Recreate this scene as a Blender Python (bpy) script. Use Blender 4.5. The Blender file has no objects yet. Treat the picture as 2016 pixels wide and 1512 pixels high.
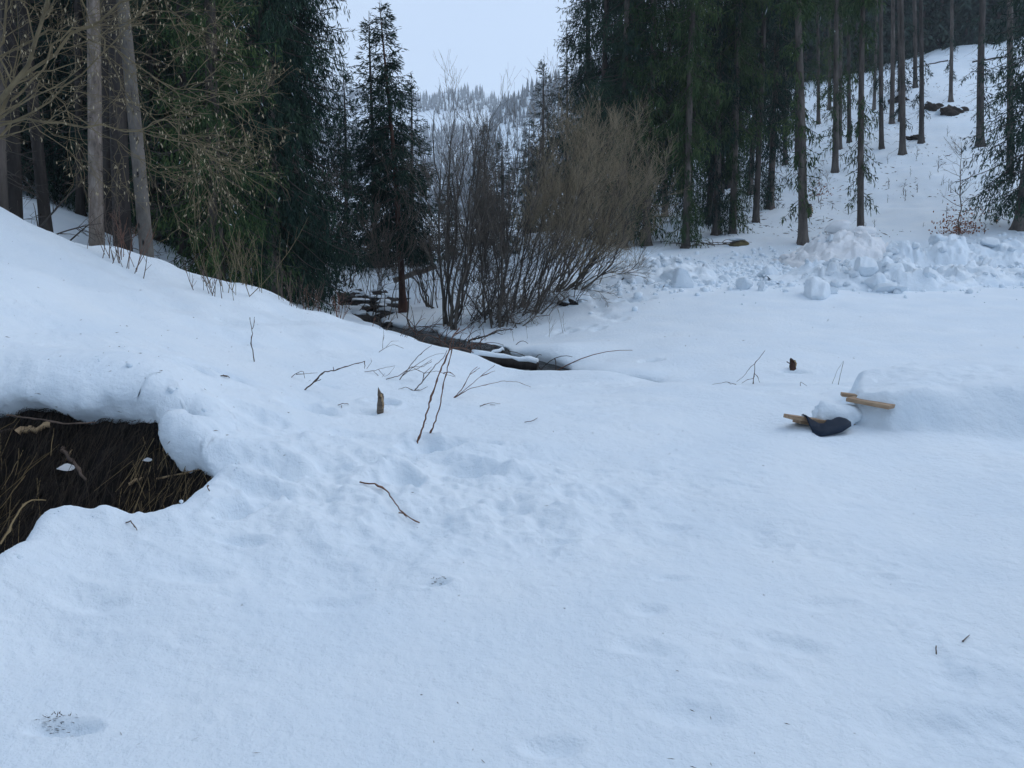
import bpy, math, random
import numpy as np
from mathutils import Matrix, Vector, Euler

# ------------------------------------------------------------------ camera, sky, sun, exposure
SC = bpy.context.scene
COL = SC.collection
PITCH = math.radians(6.0)
FPX = 1500.0                       # focal length in pixels of the 2016 px wide photograph
EYE = 1.6
cam_data = bpy.data.cameras.new('camera')
cam_data.sensor_fit = 'HORIZONTAL'
cam_data.sensor_width = 36.0
cam_data.lens = 36.0 * FPX / 2016.0
cam_data.clip_start = 0.05
cam_data.clip_end = 6000.0
cam = bpy.data.objects.new('camera', cam_data)
COL.objects.link(cam)
cam.location = (0, 0, EYE)
cam.rotation_euler = (math.pi / 2 - PITCH, 0, 0)
SC.camera = cam

SUN_EL, SUN_ROT = math.radians(46), math.radians(68)
world = bpy.data.worlds.new('World')
SC.world = world
world.use_nodes = True
wn, wl = world.node_tree.nodes, world.node_tree.links
wn.clear()
w_out = wn.new('ShaderNodeOutputWorld')
w_bg = wn.new('ShaderNodeBackground')
w_sky = wn.new('ShaderNodeTexSky')
w_sky.sky_type = 'NISHITA'
w_sky.sun_disc = False
w_sky.sun_elevation = SUN_EL
w_sky.sun_rotation = SUN_ROT
w_sky.air_density = 1.0
w_sky.dust_density = 1.0
w_sky.ozone_density = 1.0
w_mix = wn.new('ShaderNodeMix'); w_mix.data_type = 'RGBA'
w_tc = wn.new('ShaderNodeTexCoord')
w_noise = wn.new('ShaderNodeTexNoise')
w_noise.inputs['Scale'].default_value = 2.2
w_noise.inputs['Detail'].default_value = 4.0
w_ramp = wn.new('ShaderNodeValToRGB')      # a closed, thin cloud deck
w_ramp.color_ramp.elements[0].position = 0.3
w_ramp.color_ramp.elements[0].color = (6.3, 7.4, 8.7, 1)
w_ramp.color_ramp.elements[1].position = 0.75
w_ramp.color_ramp.elements[1].color = (7.3, 8.4, 9.6, 1)
wl.new(w_tc.outputs['Generated'], w_noise.inputs['Vector'])
wl.new(w_noise.outputs['Fac'], w_ramp.inputs['Fac'])
w_mix.inputs[0].default_value = 0.45
wl.new(w_sky.outputs['Color'], w_mix.inputs[6])
wl.new(w_ramp.outputs['Color'], w_mix.inputs[7])
wl.new(w_mix.outputs[2], w_bg.inputs['Color'])
w_bg.inputs['Strength'].default_value = 0.15
wl.new(w_bg.outputs['Background'], w_out.inputs['Surface'])

sun_data = bpy.data.lights.new('sun', 'SUN')
sun_data.energy = 0.5
sun_data.angle = math.radians(32)
sun_data.color = (1.0, 0.97, 0.92)
sun = bpy.data.objects.new('sun', sun_data)
COL.objects.link(sun)
_sd = Vector((math.sin(SUN_ROT) * math.cos(SUN_EL), math.cos(SUN_ROT) * math.cos(SUN_EL), math.sin(SUN_EL)))
sun.rotation_euler = _sd.to_track_quat('Z', 'Y').to_euler()
sun.location = (0, 0, 40)

SC.view_settings.view_transform = 'Standard'
SC.view_settings.look = 'None'
SC.view_settings.exposure = 0.06
SC.view_settings.gamma = 1.0
SC.view_settings.use_curve_mapping = False
cy = SC.cycles
cy.use_denoising = True
cy.max_bounces = 6
cy.diffuse_bounces = 4
cy.glossy_bounces = 2
cy.transmission_bounces = 2
cy.volume_bounces = 1
cy.use_adaptive_sampling = True
cy.adaptive_threshold = 0.015
cy.use_light_tree = True

rng = np.random.default_rng(11)
random.seed(11)

# ------------------------------------------------------------------ helpers: pixels of the photograph <-> places
CP, SP = math.cos(PITCH), math.sin(PITCH)
def ray(u, v):
    dx, up = (u - 1008.0) / FPX, (756.0 - v) / FPX
    return np.array([dx, CP + up * SP, up * CP - SP])
def P(u, v, Y):
    d = ray(u, v)
    return np.array([0, 0, EYE]) + d * (Y / d[1])

def hash2(ix, iy, seed):
    h = (ix.astype(np.int64) * 374761393 + iy.astype(np.int64) * 668265263 + seed * 1442695041) & 0x7fffffff
    h = ((h ^ (h >> 13)) * 1274126177) & 0x7fffffff
    h = (h ^ (h >> 16)) & 0xffff
    return h / 65535.0
def vnoise(x, y, seed=0):
    ix, iy = np.floor(x), np.floor(y)
    fx, fy = x - ix, y - iy
    fx = fx * fx * fx * (fx * (fx * 6 - 15) + 10); fy = fy * fy * fy * (fy * (fy * 6 - 15) + 10)
    a = hash2(ix, iy, seed); b = hash2(ix + 1, iy, seed); c = hash2(ix, iy + 1, seed); d = hash2(ix + 1, iy + 1, seed)
    return (a * (1 - fx) + b * fx) * (1 - fy) + (c * (1 - fx) + d * fx) * fy - 0.5
def fbm(x, y, scale, octv=4, seed=0, gain=0.5):
    x = np.asarray(x, float) / scale; y = np.asarray(y, float) / scale
    s = np.zeros_like(x); a = 1.0
    for o in range(octv):
        c, q = math.cos(0.6 + o), math.sin(0.6 + o)
        s = s + a * vnoise(x * c - y * q + 13.1 * o, x * q + y * c + 7.7 * o, seed + o * 17)
        x = x * 2.03; y = y * 2.03; a *= gain
    return s
def sstep(a, b, x):
    t = np.clip((np.asarray(x, float) - a) / (b - a), 0, 1)
    return t * t * (3 - 2 * t)

# ------------------------------------------------------------------ helpers: meshes and objects
def make_mesh(name, verts, faces, mats, smooth=True, mat_idx=None):
    """faces: list of arrays of shape (n,3)/(n,4)"""
    if not isinstance(faces, (list, tuple)): faces = [faces]
    faces = [np.asarray(f, np.int32) for f in faces if len(f)]
    me = bpy.data.meshes.new(name)
    verts = np.asarray(verts, np.float32)
    me.vertices.add(len(verts))
    me.vertices.foreach_set('co', verts.ravel())
    nl = sum(f.size for f in faces); nf = sum(len(f) for f in faces)
    me.loops.add(nl)
    me.loops.foreach_set('vertex_index', np.concatenate([f.ravel() for f in faces]))
    me.polygons.add(nf)
    tot = np.concatenate([np.full(len(f), f.shape[1], np.int32) for f in faces])
    start = np.concatenate([[0], np.cumsum(tot)[:-1]]).astype(np.int32)
    me.polygons.foreach_set('loop_start', start)
    if smooth: me.polygons.foreach_set('use_smooth', np.ones(nf, bool))
    for m in (mats if isinstance(mats, (list, tuple)) else [mats]): me.materials.append(m)
    if mat_idx is not None: me.polygons.foreach_set('material_index', np.asarray(mat_idx, np.int32))
    me.update(calc_edges=True)
    me.validate()
    return me
def link(name, data, parent=None, loc=None):
    o = bpy.data.objects.new(name, data)
    COL.objects.link(o)
    if parent is not None: o.parent = parent
    if loc is not None: o.location = loc
    return o
def tag(o, label, cat, group=None, kind=None):
    if label: o['label'] = label
    if cat: o['category'] = cat
    if group: o['group'] = group
    if kind: o['kind'] = kind
    return o
def thing(name, loc, label, cat, group=None, rot=(0, 0, 0), scale=(1, 1, 1)):
    o = bpy.data.objects.new(name, None)
    o.empty_display_size = 0.2
    COL.objects.link(o)
    o.location = loc; o.rotation_euler = rot; o.scale = scale
    return tag(o, label, cat, group)

def norm(a):
    return a / np.maximum(np.linalg.norm(a, axis=-1, keepdims=True), 1e-9)
def tubes(pts, rad, sides=3, cap=False):
    """pts (M,N,3), rad (M,N) -> verts, quads"""
    pts = np.asarray(pts, float); rad = np.asarray(rad, float)
    M, N, _ = pts.shape
    t = np.empty_like(pts)
    t[:, 1:-1] = pts[:, 2:] - pts[:, :-2]; t[:, 0] = pts[:, 1] - pts[:, 0]; t[:, -1] = pts[:, -1] - pts[:, -2]
    t = norm(t)
    mean = norm(pts[:, -1] - pts[:, 0])
    ref = np.where(np.abs(mean[:, 2:3]) > 0.8, np.array([[1.0, 0.13, 0]]), np.array([[0.1, 0.05, 1.0]]))
    ref = np.repeat(ref[:, None, :], N, 1)
    u = norm(np.cross(t, ref)); w = np.cross(t, u)
    ang = np.arange(sides) * 2 * math.pi / sides
    V = pts[:, :, None, :] + rad[:, :, None, None] * (np.cos(ang)[None, None, :, None] * u[:, :, None, :] + np.sin(ang)[None, None, :, None] * w[:, :, None, :])
    idx = np.arange(M * N * sides).reshape(M, N, sides)
    a = idx[:, :-1, :]; b = idx[:, 1:, :]
    F = np.stack([a, np.roll(a, -1, 2), np.roll(b, -1, 2), b], -1).reshape(-1, 4)
    V = V.reshape(-1, 3)
    if cap:
        extra = []
        base = len(V)
        cen = np.concatenate([pts[:, 0], pts[:, -1]])
        V = np.concatenate([V, cen])
        T = []
        for m in range(M):
            for s in range(sides):
                T.append((base + m, idx[m, 0, (s + 1) % sides], idx[m, 0, s]))
                T.append((base + M + m, idx[m, -1, s], idx[m, -1, (s + 1) % sides]))
        return V, F, np.array(T)
    return V, F
def kites(base, d, L, W, g):
    """needle sprays: one narrow kite each"""
    n = len(base)
    d = norm(d)
    s = norm(np.cross(d, g.normal(size=(n, 3))))
    L = np.broadcast_to(np.asarray(L, float), (n,))[:, None]; W = np.broadcast_to(np.asarray(W, float), (n,))[:, None]
    mid = base + d * L * 0.38
    V = np.stack([base, mid + s * W * 0.5, base + d * L, mid - s * W * 0.5], 1).reshape(-1, 3)
    return V, np.arange(4 * n).reshape(n, 4)
def join(parts):
    Vs, Fs, o = [], [], 0
    for V, F in parts:
        Vs.append(V); Fs.append(np.asarray(F) + o); o += len(V)
    return np.concatenate(Vs), Fs

# ------------------------------------------------------------------ materials
def new_mat(name):
    m = bpy.data.materials.new(name); m.use_nodes = True
    n, l = m.node_tree.nodes, m.node_tree.links
    return m, n, l, n['Principled BSDF']
def nz(n, l, scale, detail=3.0, rough=0.55, stretch=None, coord='Object'):
    tc = n.new('ShaderNodeTexCoord'); t = n.new('ShaderNodeTexNoise')
    t.inputs['Scale'].default_value = scale; t.inputs['Detail'].default_value = detail; t.inputs['Roughness'].default_value = rough
    if stretch:
        mp = n.new('ShaderNodeMapping'); mp.inputs['Scale'].default_value = stretch
        l.new(tc.outputs[coord], mp.inputs['Vector']); l.new(mp.outputs['Vector'], t.inputs['Vector'])
    else:
        l.new(tc.outputs[coord], t.inputs['Vector'])
    return t
def ramp(n, l, fac, stops):
    r = n.new('ShaderNodeValToRGB')
    e = r.color_ramp.elements
    while len(e) < len(stops): e.new(0.5)
    for k, (p, c) in enumerate(stops):
        e[k].position = p; e[k].color = tuple(c) + (1,)
    l.new(fac, r.inputs['Fac'])
    return r
def bump(n, l, h, strength, dist, b, prev=None):
    bp = n.new('ShaderNodeBump'); bp.inputs['Strength'].default_value = strength; bp.inputs['Distance'].default_value = dist
    l.new(h, bp.inputs['Height'])
    if prev is not None: l.new(prev.outputs['Normal'], bp.inputs['Normal'])
    l.new(bp.outputs['Normal'], b.inputs['Normal'])
    return bp

def snow_mat(name, a, c, fine=110.0, dirt=False):
    m, n, l, b = new_mat(name)
    t = nz(n, l, 1.3, 5)
    r = ramp(n, l, t.outputs['Fac'], [(0.3, a), (0.7, c)])
    l.new(r.outputs['Color'], b.inputs['Base Color'])
    if dirt:
        d = nz(n, l, 9.0, 8, 0.75)
        dr = ramp(n, l, d.outputs['Fac'], [(0.60, (0, 0, 0)), (0.70, (1, 1, 1))])
        mx = n.new('ShaderNodeMix'); mx.data_type = 'RGBA'
        l.new(dr.outputs['Color'], mx.inputs[0]); l.new(r.outputs['Color'], mx.inputs[6]); mx.inputs[7].default_value = (0.52, 0.47, 0.42, 1)
        l.new(mx.outputs[2], b.inputs['Base Color'])
    b.inputs['Roughness'].default_value = 0.75
    b.inputs['Specular IOR Level'].default_value = 0.18
    f1 = nz(n, l, fine, 4, 0.6); f2 = nz(n, l, 14.0, 5, 0.6)
    p = bump(n, l, f2.outputs['Fac'], 0.6, 0.035, b)
    f3 = nz(n, l, 38.0, 6, 0.7)
    p = bump(n, l, f3.outputs['Fac'], 0.35, 0.012, b, p)
    bump(n, l, f1.outputs['Fac'], 0.45, 0.006, b, p)
    return m
M_SNOW = snow_mat('snow', (0.74, 0.835, 0.92), (0.81, 0.885, 0.945))
M_SNOWCHUNK = snow_mat('chunk_snow', (0.74, 0.83, 0.91), (0.82, 0.89, 0.945), 40.0)
M_SNOWDIRTY = snow_mat('soiled_snow', (0.78, 0.80, 0.83), (0.88, 0.90, 0.92), 40.0, True)

def bark_mat(name, c0, c1, c2, scale=6.0, bstr=0.8, spots=None, hstretch=0.18):
    m, n, l, b = new_mat(name)
    t = nz(n, l, scale, 8, 0.7, (1, 1, hstretch))
    r = ramp(n, l, t.outputs['Fac'], [(0.30, c0), (0.52, c1), (0.72, c2)])
    col = r.outputs['Color']
    t2 = nz(n, l, 1.1, 4, 0.6)
    mx = n.new('ShaderNodeMix'); mx.data_type = 'RGBA'; mx.blend_type = 'MULTIPLY'; mx.inputs[0].default_value = 1.0
    r2 = ramp(n, l, t2.outputs['Fac'], [(0.3, (0.62, 0.64, 0.62)), (0.7, (1.15, 1.1, 1.08))])
    l.new(col, mx.inputs[6]); l.new(r2.outputs['Color'], mx.inputs[7]); col = mx.outputs[2]
    if spots:
        vo = n.new('ShaderNodeTexVoronoi'); tc = n.new('ShaderNodeTexCoord'); mp = n.new('ShaderNodeMapping')
        mp.inputs['Scale'].default_value = (5, 5, 2.6)
        l.new(tc.outputs['Object'], mp.inputs['Vector']); l.new(mp.outputs['Vector'], vo.inputs['Vector'])
        vo.inputs['Scale'].default_value = 1.0
        rs = ramp(n, l, vo.outputs['Distance'], [(0.10, (0.18, 0.18, 0.18)), (0.2, (1, 1, 1))])
        m2 = n.new('ShaderNodeMix'); m2.data_type = 'RGBA'; m2.blend_type = 'MULTIPLY'; m2.inputs[0].default_value = 1.0
        l.new(col, m2.inputs[6]); l.new(rs.outputs['Color'], m2.inputs[7]); col = m2.outputs[2]
    oi = n.new('ShaderNodeObjectInfo'); ro = ramp(n, l, oi.outputs['Random'], [(0.0, (0.62, 0.62, 0.64)), (0.5, (1.0, 0.97, 0.93)), (1.0, (1.35, 1.33, 1.32))])
    m3 = n.new('ShaderNodeMix'); m3.data_type = 'RGBA'; m3.blend_type = 'MULTIPLY'; m3.inputs[0].default_value = 1.0
    l.new(col, m3.inputs[6]); l.new(ro.outputs['Color'], m3.inputs[7]); col = m3.outputs[2]
    l.new(col, b.inputs['Base Color'])
    b.inputs['Roughness'].default_value = 0.9
    b.inputs['Specular IOR Level'].default_value = 0.2
    bump(n, l, t.outputs['Fac'], bstr, 0.03, b)
    return m
M_BARK = bark_mat('spruce_bark', (0.045, 0.040, 0.037), (0.11, 0.098, 0.090), (0.19, 0.172, 0.158))
M_BARKDARK = bark_mat('damp_spruce_bark', (0.018, 0.016, 0.015), (0.042, 0.037, 0.035), (0.075, 0.068, 0.06))
M_BARKGREY = bark_mat('grey_flaking_bark', (0.10, 0.085, 0.075), (0.23, 0.20, 0.18), (0.34, 0.31, 0.285), 9.0, 1.0, None, 0.45)
M_BARKPALE = bark_mat('pale_knotted_bark', (0.15, 0.135, 0.115), (0.25, 0.23, 0.205), (0.33, 0.305, 0.27), 4.0, 0.4, True, 0.6)
M_BARKRED = bark_mat('reddish_bark', (0.035, 0.02, 0.016), (0.075, 0.042, 0.033), (0.12, 0.07, 0.055))
def flat_mat(name, c0, c1, scale=3.0, rough=0.85, island=False, spec=0.25, coord='Object'):
    m, n, l, b = new_mat(name)
    if island:
        g = n.new('ShaderNodeNewGeometry')
        r = ramp(n, l, g.outputs['Random Per Island'], [(0.0, c0), (1.0, c1)])
    else:
        t = nz(n, l, scale, 4, 0.6, None, coord)
        r = ramp(n, l, t.outputs['Fac'], [(0.3, c0), (0.7, c1)])
    l.new(r.outputs['Color'], b.inputs['Base Color'])
    b.inputs['Roughness'].default_value = rough
    b.inputs['Specular IOR Level'].default_value = spec
    return m
def needle_mat(name, c0, c1, c2):
    m, n, l, b = new_mat(name)
    g = n.new('ShaderNodeNewGeometry')
    t = nz(n, l, 0.55, 3, 0.6)
    oi = n.new('ShaderNodeObjectInfo')
    ad = n.new('ShaderNodeMath'); ad.operation = 'MULTIPLY_ADD'; ad.inputs[1].default_value = 0.35
    l.new(g.outputs['Random Per Island'], ad.inputs[0]); l.new(t.outputs['Fac'], ad.inputs[2])
    a2 = n.new('ShaderNodeMath'); a2.operation = 'MULTIPLY_ADD'; a2.inputs[1].default_value = 0.22; a2.inputs[2].default_value = -0.11
    l.new(oi.outputs['Random'], a2.inputs[0])
    a3 = n.new('ShaderNodeMath'); a3.operation = 'ADD'; l.new(ad.outputs[0], a3.inputs[0]); l.new(a2.outputs[0], a3.inputs[1])
    r = ramp(n, l, a3.outputs[0], [(0.35, c0), (0.65, c1), (0.95, c2)])
    sn = n.new('ShaderNodeMath'); sn.operation = 'GREATER_THAN'; sn.inputs[1].default_value = 0.9985   # bits of old snow lodged in the boughs
    l.new(g.outputs['Random Per Island'], sn.inputs[0])
    ms = n.new('ShaderNodeMix'); ms.data_type = 'RGBA'; l.new(sn.outputs[0], ms.inputs[0]); l.new(r.outputs['Color'], ms.inputs[6]); ms.inputs[7].default_value = (0.6, 0.66, 0.7, 1)
    l.new(ms.outputs[2], b.inputs['Base Color'])
    b.inputs['Roughness'].default_value = 0.75
    b.inputs['Specular IOR Level'].default_value = 0.08
    return m
M_NEEDLE = needle_mat('spruce_needles', (0.008, 0.022, 0.019), (0.017, 0.041, 0.031), (0.048, 0.086, 0.050))
M_NEEDLEGREEN = needle_mat('green_spruce_needles', (0.013, 0.032, 0.016), (0.034, 0.068, 0.026), (0.095, 0.132, 0.050))
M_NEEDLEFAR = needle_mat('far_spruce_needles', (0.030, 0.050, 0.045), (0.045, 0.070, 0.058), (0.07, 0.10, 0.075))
M_NEEDLEHAZED = needle_mat('haze_paled_needles', (0.085, 0.108, 0.118), (0.125, 0.150, 0.162), (0.20, 0.225, 0.235))  # far-hill needles made paler, distance haze painted into their colour
M_EARTH = flat_mat('bare_brown_earth', (0.014, 0.011, 0.009), (0.05, 0.038, 0.029), 5.0)
M_DEADWOOD = flat_mat('dead_branch_wood', (0.035, 0.03, 0.027), (0.085, 0.072, 0.062))
M_WILLOW = flat_mat('willow_bark', (0.04, 0.035, 0.031), (0.11, 0.097, 0.08), 2.0)
M_WILLOWTWIG = flat_mat('willow_twig_bark', (0.19, 0.155, 0.105), (0.38, 0.305, 0.195), 0.5, coord='Generated')
M_DARKTWIG = flat_mat('dark_twig_bark', (0.085, 0.073, 0.062), (0.17, 0.14, 0.112), 1.0)
M_HAZEL = flat_mat('hazel_bark', (0.10, 0.080, 0.048), (0.235, 0.185, 0.105), 5.0)
M_CATKIN = flat_mat('catkin', (0.30, 0.25, 0.16), (0.5, 0.42, 0.28), island=True)
M_CANE = flat_mat('red_brown_cane', (0.10, 0.045, 0.03), (0.21, 0.11, 0.075), 9.0, 0.6)
M_TWIG = flat_mat('brown_twig', (0.06, 0.045, 0.038), (0.16, 0.115, 0.09), 9.0, 0.75)
M_STRAW = flat_mat('dead_straw', (0.06, 0.042, 0.022), (0.34, 0.25, 0.13), island=True)
M_STRAWDARK = flat_mat('wet_dead_grass', (0.012, 0.010, 0.009), (0.060, 0.045, 0.032), island=True)
M_BROWNLEAF = flat_mat('dry_beech_leaf', (0.14, 0.05, 0.025), (0.30, 0.12, 0.06), island=True)
M_LITTER = flat_mat('fallen_bits', (0.03, 0.024, 0.02), (0.12, 0.085, 0.06), island=True)
def soil_mat():
    m, n, l, b = new_mat('dark_wet_soil')
    t = nz(n, l, 7.0, 9, 0.72)
    r = ramp(n, l, t.outputs['Fac'], [(0.35, (0.005, 0.0045, 0.005)), (0.55, (0.012, 0.010, 0.0095)), (0.75, (0.032, 0.025, 0.021))])
    l.new(r.outputs['Color'], b.inputs['Base Color'])
    b.inputs['Roughness'].default_value = 0.85; b.inputs['Specular IOR Level'].default_value = 0.2
    bump(n, l, t.outputs['Fac'], 1.0, 0.08, b)
    return m
M_SOIL = soil_mat()
def water_mat():
    m, n, l, b = new_mat('stream_water')
    b.inputs['Base Color'].default_value = (0.018, 0.018, 0.016, 1)
    b.inputs['Roughness'].default_value = 0.22
    b.inputs['Specular IOR Level'].default_value = 0.3
    b.inputs['IOR'].default_value = 1.33
    t = nz(n, l, 5.5, 4, 0.6, (1, 1, 1))
    bump(n, l, t.outputs['Fac'], 0.8, 0.06, b)
    return m
M_WATER = water_mat()
M_STONE = bark_mat('wet_stone', (0.02, 0.019, 0.019), (0.05, 0.048, 0.047), (0.10, 0.095, 0.09), 5.0, 0.6, None, 1.0)
def wood_mat(name, c0, c1, c2):
    m, n, l, b = new_mat(name)
    t = nz(n, l, 3.0, 6, 0.65, (1.2, 14, 14))
    r = ramp(n, l, t.outputs['Fac'], [(0.3, c0), (0.55, c1), (0.75, c2)])
    l.new(r.outputs['Color'], b.inputs['Base Color']); b.inputs['Roughness'].default_value = 0.7
    bump(n, l, t.outputs['Fac'], 0.3, 0.004, b)
    return m
M_PLANK = wood_mat('sawn_timber', (0.22, 0.14, 0.08), (0.37, 0.25, 0.155), (0.46, 0.33, 0.215))
M_OLDWOOD = wood_mat('weathered_wood', (0.06, 0.046, 0.036), (0.13, 0.10, 0.075), (0.24, 0.185, 0.13))
M_PALEWOOD = wood_mat('broken_pale_wood', (0.26, 0.17, 0.09), (0.42, 0.29, 0.16), (0.5, 0.37, 0.23))
def tarp_mat():
    m, n, l, b = new_mat('navy_fabric')
    t = nz(n, l, 6.0, 5)
    r = ramp(n, l, t.outputs['Fac'], [(0.3, (0.010, 0.018, 0.034)), (0.75, (0.028, 0.042, 0.066))])
    l.new(r.outputs['Color'], b.inputs['Base Color']); b.inputs['Roughness'].default_value = 0.7; b.inputs['Specular IOR Level'].default_value = 0.12
    f = nz(n, l, 400.0, 2)
    bump(n, l, f.outputs['Fac'], 0.15, 0.002, b)
    return m
M_TARP = tarp_mat()
# ------------------------------------------------------------------ the lie of the land (a smooth surface through surveyed points)
def W_Y(v):
    e = math.tan(math.atan((756 - v) / FPX) - PITCH)
    return 2.327 / (0.09 - e)
def water_z(Y): return 0.38 + (np.clip(Y, 9, 40) - 12.3) * 0.09

ctl = []
def c(u, v, Y): ctl.append(P(u, v, Y))
def cz(u, Y, z):
    ctl.append(np.array([(u - 1008.0) / FPX * Y, Y, z]))
def cp(phi, r, z): ctl.append(np.array([math.sin(phi) * r, math.cos(phi) * r, z]))
for phi in (-3.1, -2.2, -1.5, -0.85, -0.3, 0.3, 0.85, 1.5, 2.2, 3.1):
    cp(phi, 0.6, -0.03); cp(phi, 1.3, 0.0)
for phi, k in ((-3.12, .5), (-2.3, .8), (-1.6, 1.3), (1.6, .6), (2.3, .5), (3.12, .5)):
    cp(phi, 3, .1 * k); cp(phi, 8, 1.2 * k); cp(phi, 25, 6 * k); cp(phi, 90, 32 * k); cp(phi, 620, 80)
for u in (0, 500, 1008, 1500, 2016): c(u, 1512, 2.45)
for u in (900, 1400, 2016): c(u, 1225, 3.45)
c(500, 1225, 3.4); c(0, 1225, 3.2)
for u in (1200, 1600, 2016): c(u, 982, 5.1)
c(1000, 1100, 4.15); c(500, 1140, 3.8); c(150, 1120, 3.6); c(0, 1110, 3.45)
# rim of the pit and the slope round it
c(0, 1072, 3.62); c(60, 1020, 3.95); c(110, 993, 4.1); c(200, 994, 4.12); c(290, 992, 4.15); c(385, 962, 4.35); c(445, 893, 4.75)
c(480, 850, 5.2); c(460, 960, 4.55); c(560, 900, 5.0); c(560, 1000, 4.5)
c(0, 712, 5.2); c(120, 712, 5.25); c(250, 724, 5.3); c(350, 745, 5.35); c(420, 770, 5.5)
c(0, 560, 6.7); c(200, 600, 7.6); c(0, 480, 8.0); c(100, 660, 6.2); c(300, 680, 6.6); c(400, 650, 8.2); c(600, 700, 8.6)
c(500, 760, 6.4); c(620, 790, 6.6); c(700, 870, 5.7); c(850, 880, 5.7); c(800, 745, 8.6); c(940, 790, 7.6); c(1000, 930, 5.4); c(1200, 860, 6.3); c(1250, 790, 8.0)
# crest of the near bank
for q in ((0, 420, 9.2), (55, 436, 9.6), (75, 462, 9.7), (130, 490, 10.5), (200, 520, 11.4), (260, 549, 12.2), (330, 557, 12.6), (375, 590, 12.7),
          (440, 597, 12.8), (510, 589, 12.7), (555, 612, 12.7), (620, 632, 13.0), (700, 652, 13.3), (770, 661, 12.9), (830, 674, 12.4), (890, 690, 11.9), (945, 712, 11.2),
          (1000, 746, 10.4), (1050, 744, 10.2), (1110, 747, 10.1), (1190, 734, 10.2), (1240, 745, 10.0), (1330, 752, 9.7), (1450, 756, 9.5), (1600, 757, 9.3), (1760, 757, 9.2), (2016, 757, 9.4)):
    c(*q)
# the hollow behind the crest
for q in ((0, 11, 2.15), (80, 11.4, 2.0), (150, 12.3, 1.75), (230, 13.4, 1.5), (330, 14.2, 1.35), (440, 14.3, 1.2), (555, 14.4, 1.05), (640, 15.5, 1.1),
          (1330, 10.6, .45), (1450, 10.6, .5), (1600, 10.4, .52), (1760, 10.4, .55), (2016, 10.6, .6)):
    cz(*q)
# both sides of the stream
for q in ((690, 16.5, 1.2), (760, 15.0, 1.0), (850, 13.6, .85), (930, 12.2, .78), (1000, 11.2, .68), (1090, 10.9, .66), (1200, 10.75, .66)): cz(*q)
for q in ((900, 646, 18.0), (960, 660, 17.4), (1000, 684, 15.7), (1020, 686, 15.2), (1060, 690, 14.6), (1095, 697, 14.0), (1130, 704, 13.5), (1200, 711, 12.9), (1290, 722, 12.0), (1400, 738, 11.5),
          (860, 640, 19.0), (800, 628, 20.0), (885, 636, 18.2), (975, 638, 18.2), (1050, 606, 19.4), (1120, 566, 20.5), (1160, 600, 19.0), (1010, 655, 17.3), (1100, 668, 16.0)): c(*q)
for q in ((660, 600, 25), (640, 580, 27), (650, 560, 30), (700, 545, 32.5), (760, 537, 33), (800, 550, 32), (830, 585, 26), (600, 600, 19), (560, 575, 21), (620, 545, 27), (640, 515, 36), (560, 500, 36), (780, 505, 42)): c(*q)
# the open field
for q in ((1200, 650, 15.8), (1300, 700, 12.9), (1300, 640, 15.8), (1300, 590, 18.6), (1300, 545, 22.5), (1300, 505, 28), (1200, 500, 29), (1150, 520, 26),
          (1500, 710, 12.3), (1500, 640, 15.4), (1500, 590, 18.2), (1500, 545, 22), (1500, 500, 28), (1750, 715, 12.0), (1750, 650, 14.8), (1750, 600, 17.4), (1750, 555, 21),
          (1750, 510, 26), (2016, 715, 11.8), (2016, 650, 14.6), (2016, 600, 17.2), (2016, 560, 20), (2016, 500, 26)): c(*q)
# the wooded hillside beyond it
for q in ((1222, 490, 31), (1342, 487, 30), (1432, 470, 31), (1570, 484, 29), (1680, 466, 30), (1850, 460, 30), (1987, 452, 29),
          (1300, 420, 40), (1400, 400, 40), (1500, 405, 38), (1620, 360, 41), (1750, 380, 38), (1900, 360, 38), (2016, 370, 37),
          (1421, 365, 48), (1540, 325, 49), (1713, 298, 47), (1788, 283, 47), (1900, 277, 46), (2016, 270, 46),
          (1500, 250, 62), (1650, 225, 60), (1770, 178, 60), (1839, 206, 55), (1950, 170, 58), (2016, 165, 58),
          (1700, 150, 74), (1820, 112, 76), (1930, 82, 78), (2016, 60, 80), (1500, 190, 80), (1350, 300, 70), (1230, 390, 60), (1150, 440, 60)): c(*q)
for u, k in ((2450, 1.0), (2900, 1.0)):
    for v, Y in ((1225, 3.2), (982, 4.7), (850, 6.7), (757, 8.6), (650, 13.5), (560, 19), (480, 26), (330, 40), (150, 60), (0, 85)): c(u, v, Y)
# valley floor going on, and the hillside behind the trees on the other side
for q in ((900, 470, 50), (1000, 462, 60), (900, 450, 95), (1000, 448, 140), (700, 440, 70), (800, 430, 140),
          (70, 398, 17), (150, 460, 15.5), (20, 370, 19), (100, 320, 24), (300, 470, 19), (450, 520, 20), (300, 400, 28), (450, 440, 32), (0, 230, 32), (150, 240, 38), (300, 270, 48), (500, 340, 60), (0, 130, 60), (300, 150, 80), (550, 280, 95)): c(*q)
for u in (-450, -900):
    for v, Y in ((1225, 2.9), (1000, 3.7), (700, 4.9), (520, 6.2), (380, 8.4), (300, 14), (200, 22), (100, 34), (0, 60)): c(u, v, Y)
for u in (-400, 0, 400, 800, 1200, 1600, 2016, 2400): cz(u, 170, 22 if u < 500 else (14 if u < 1100 else 30)); cz(u, 620, 40)

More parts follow.
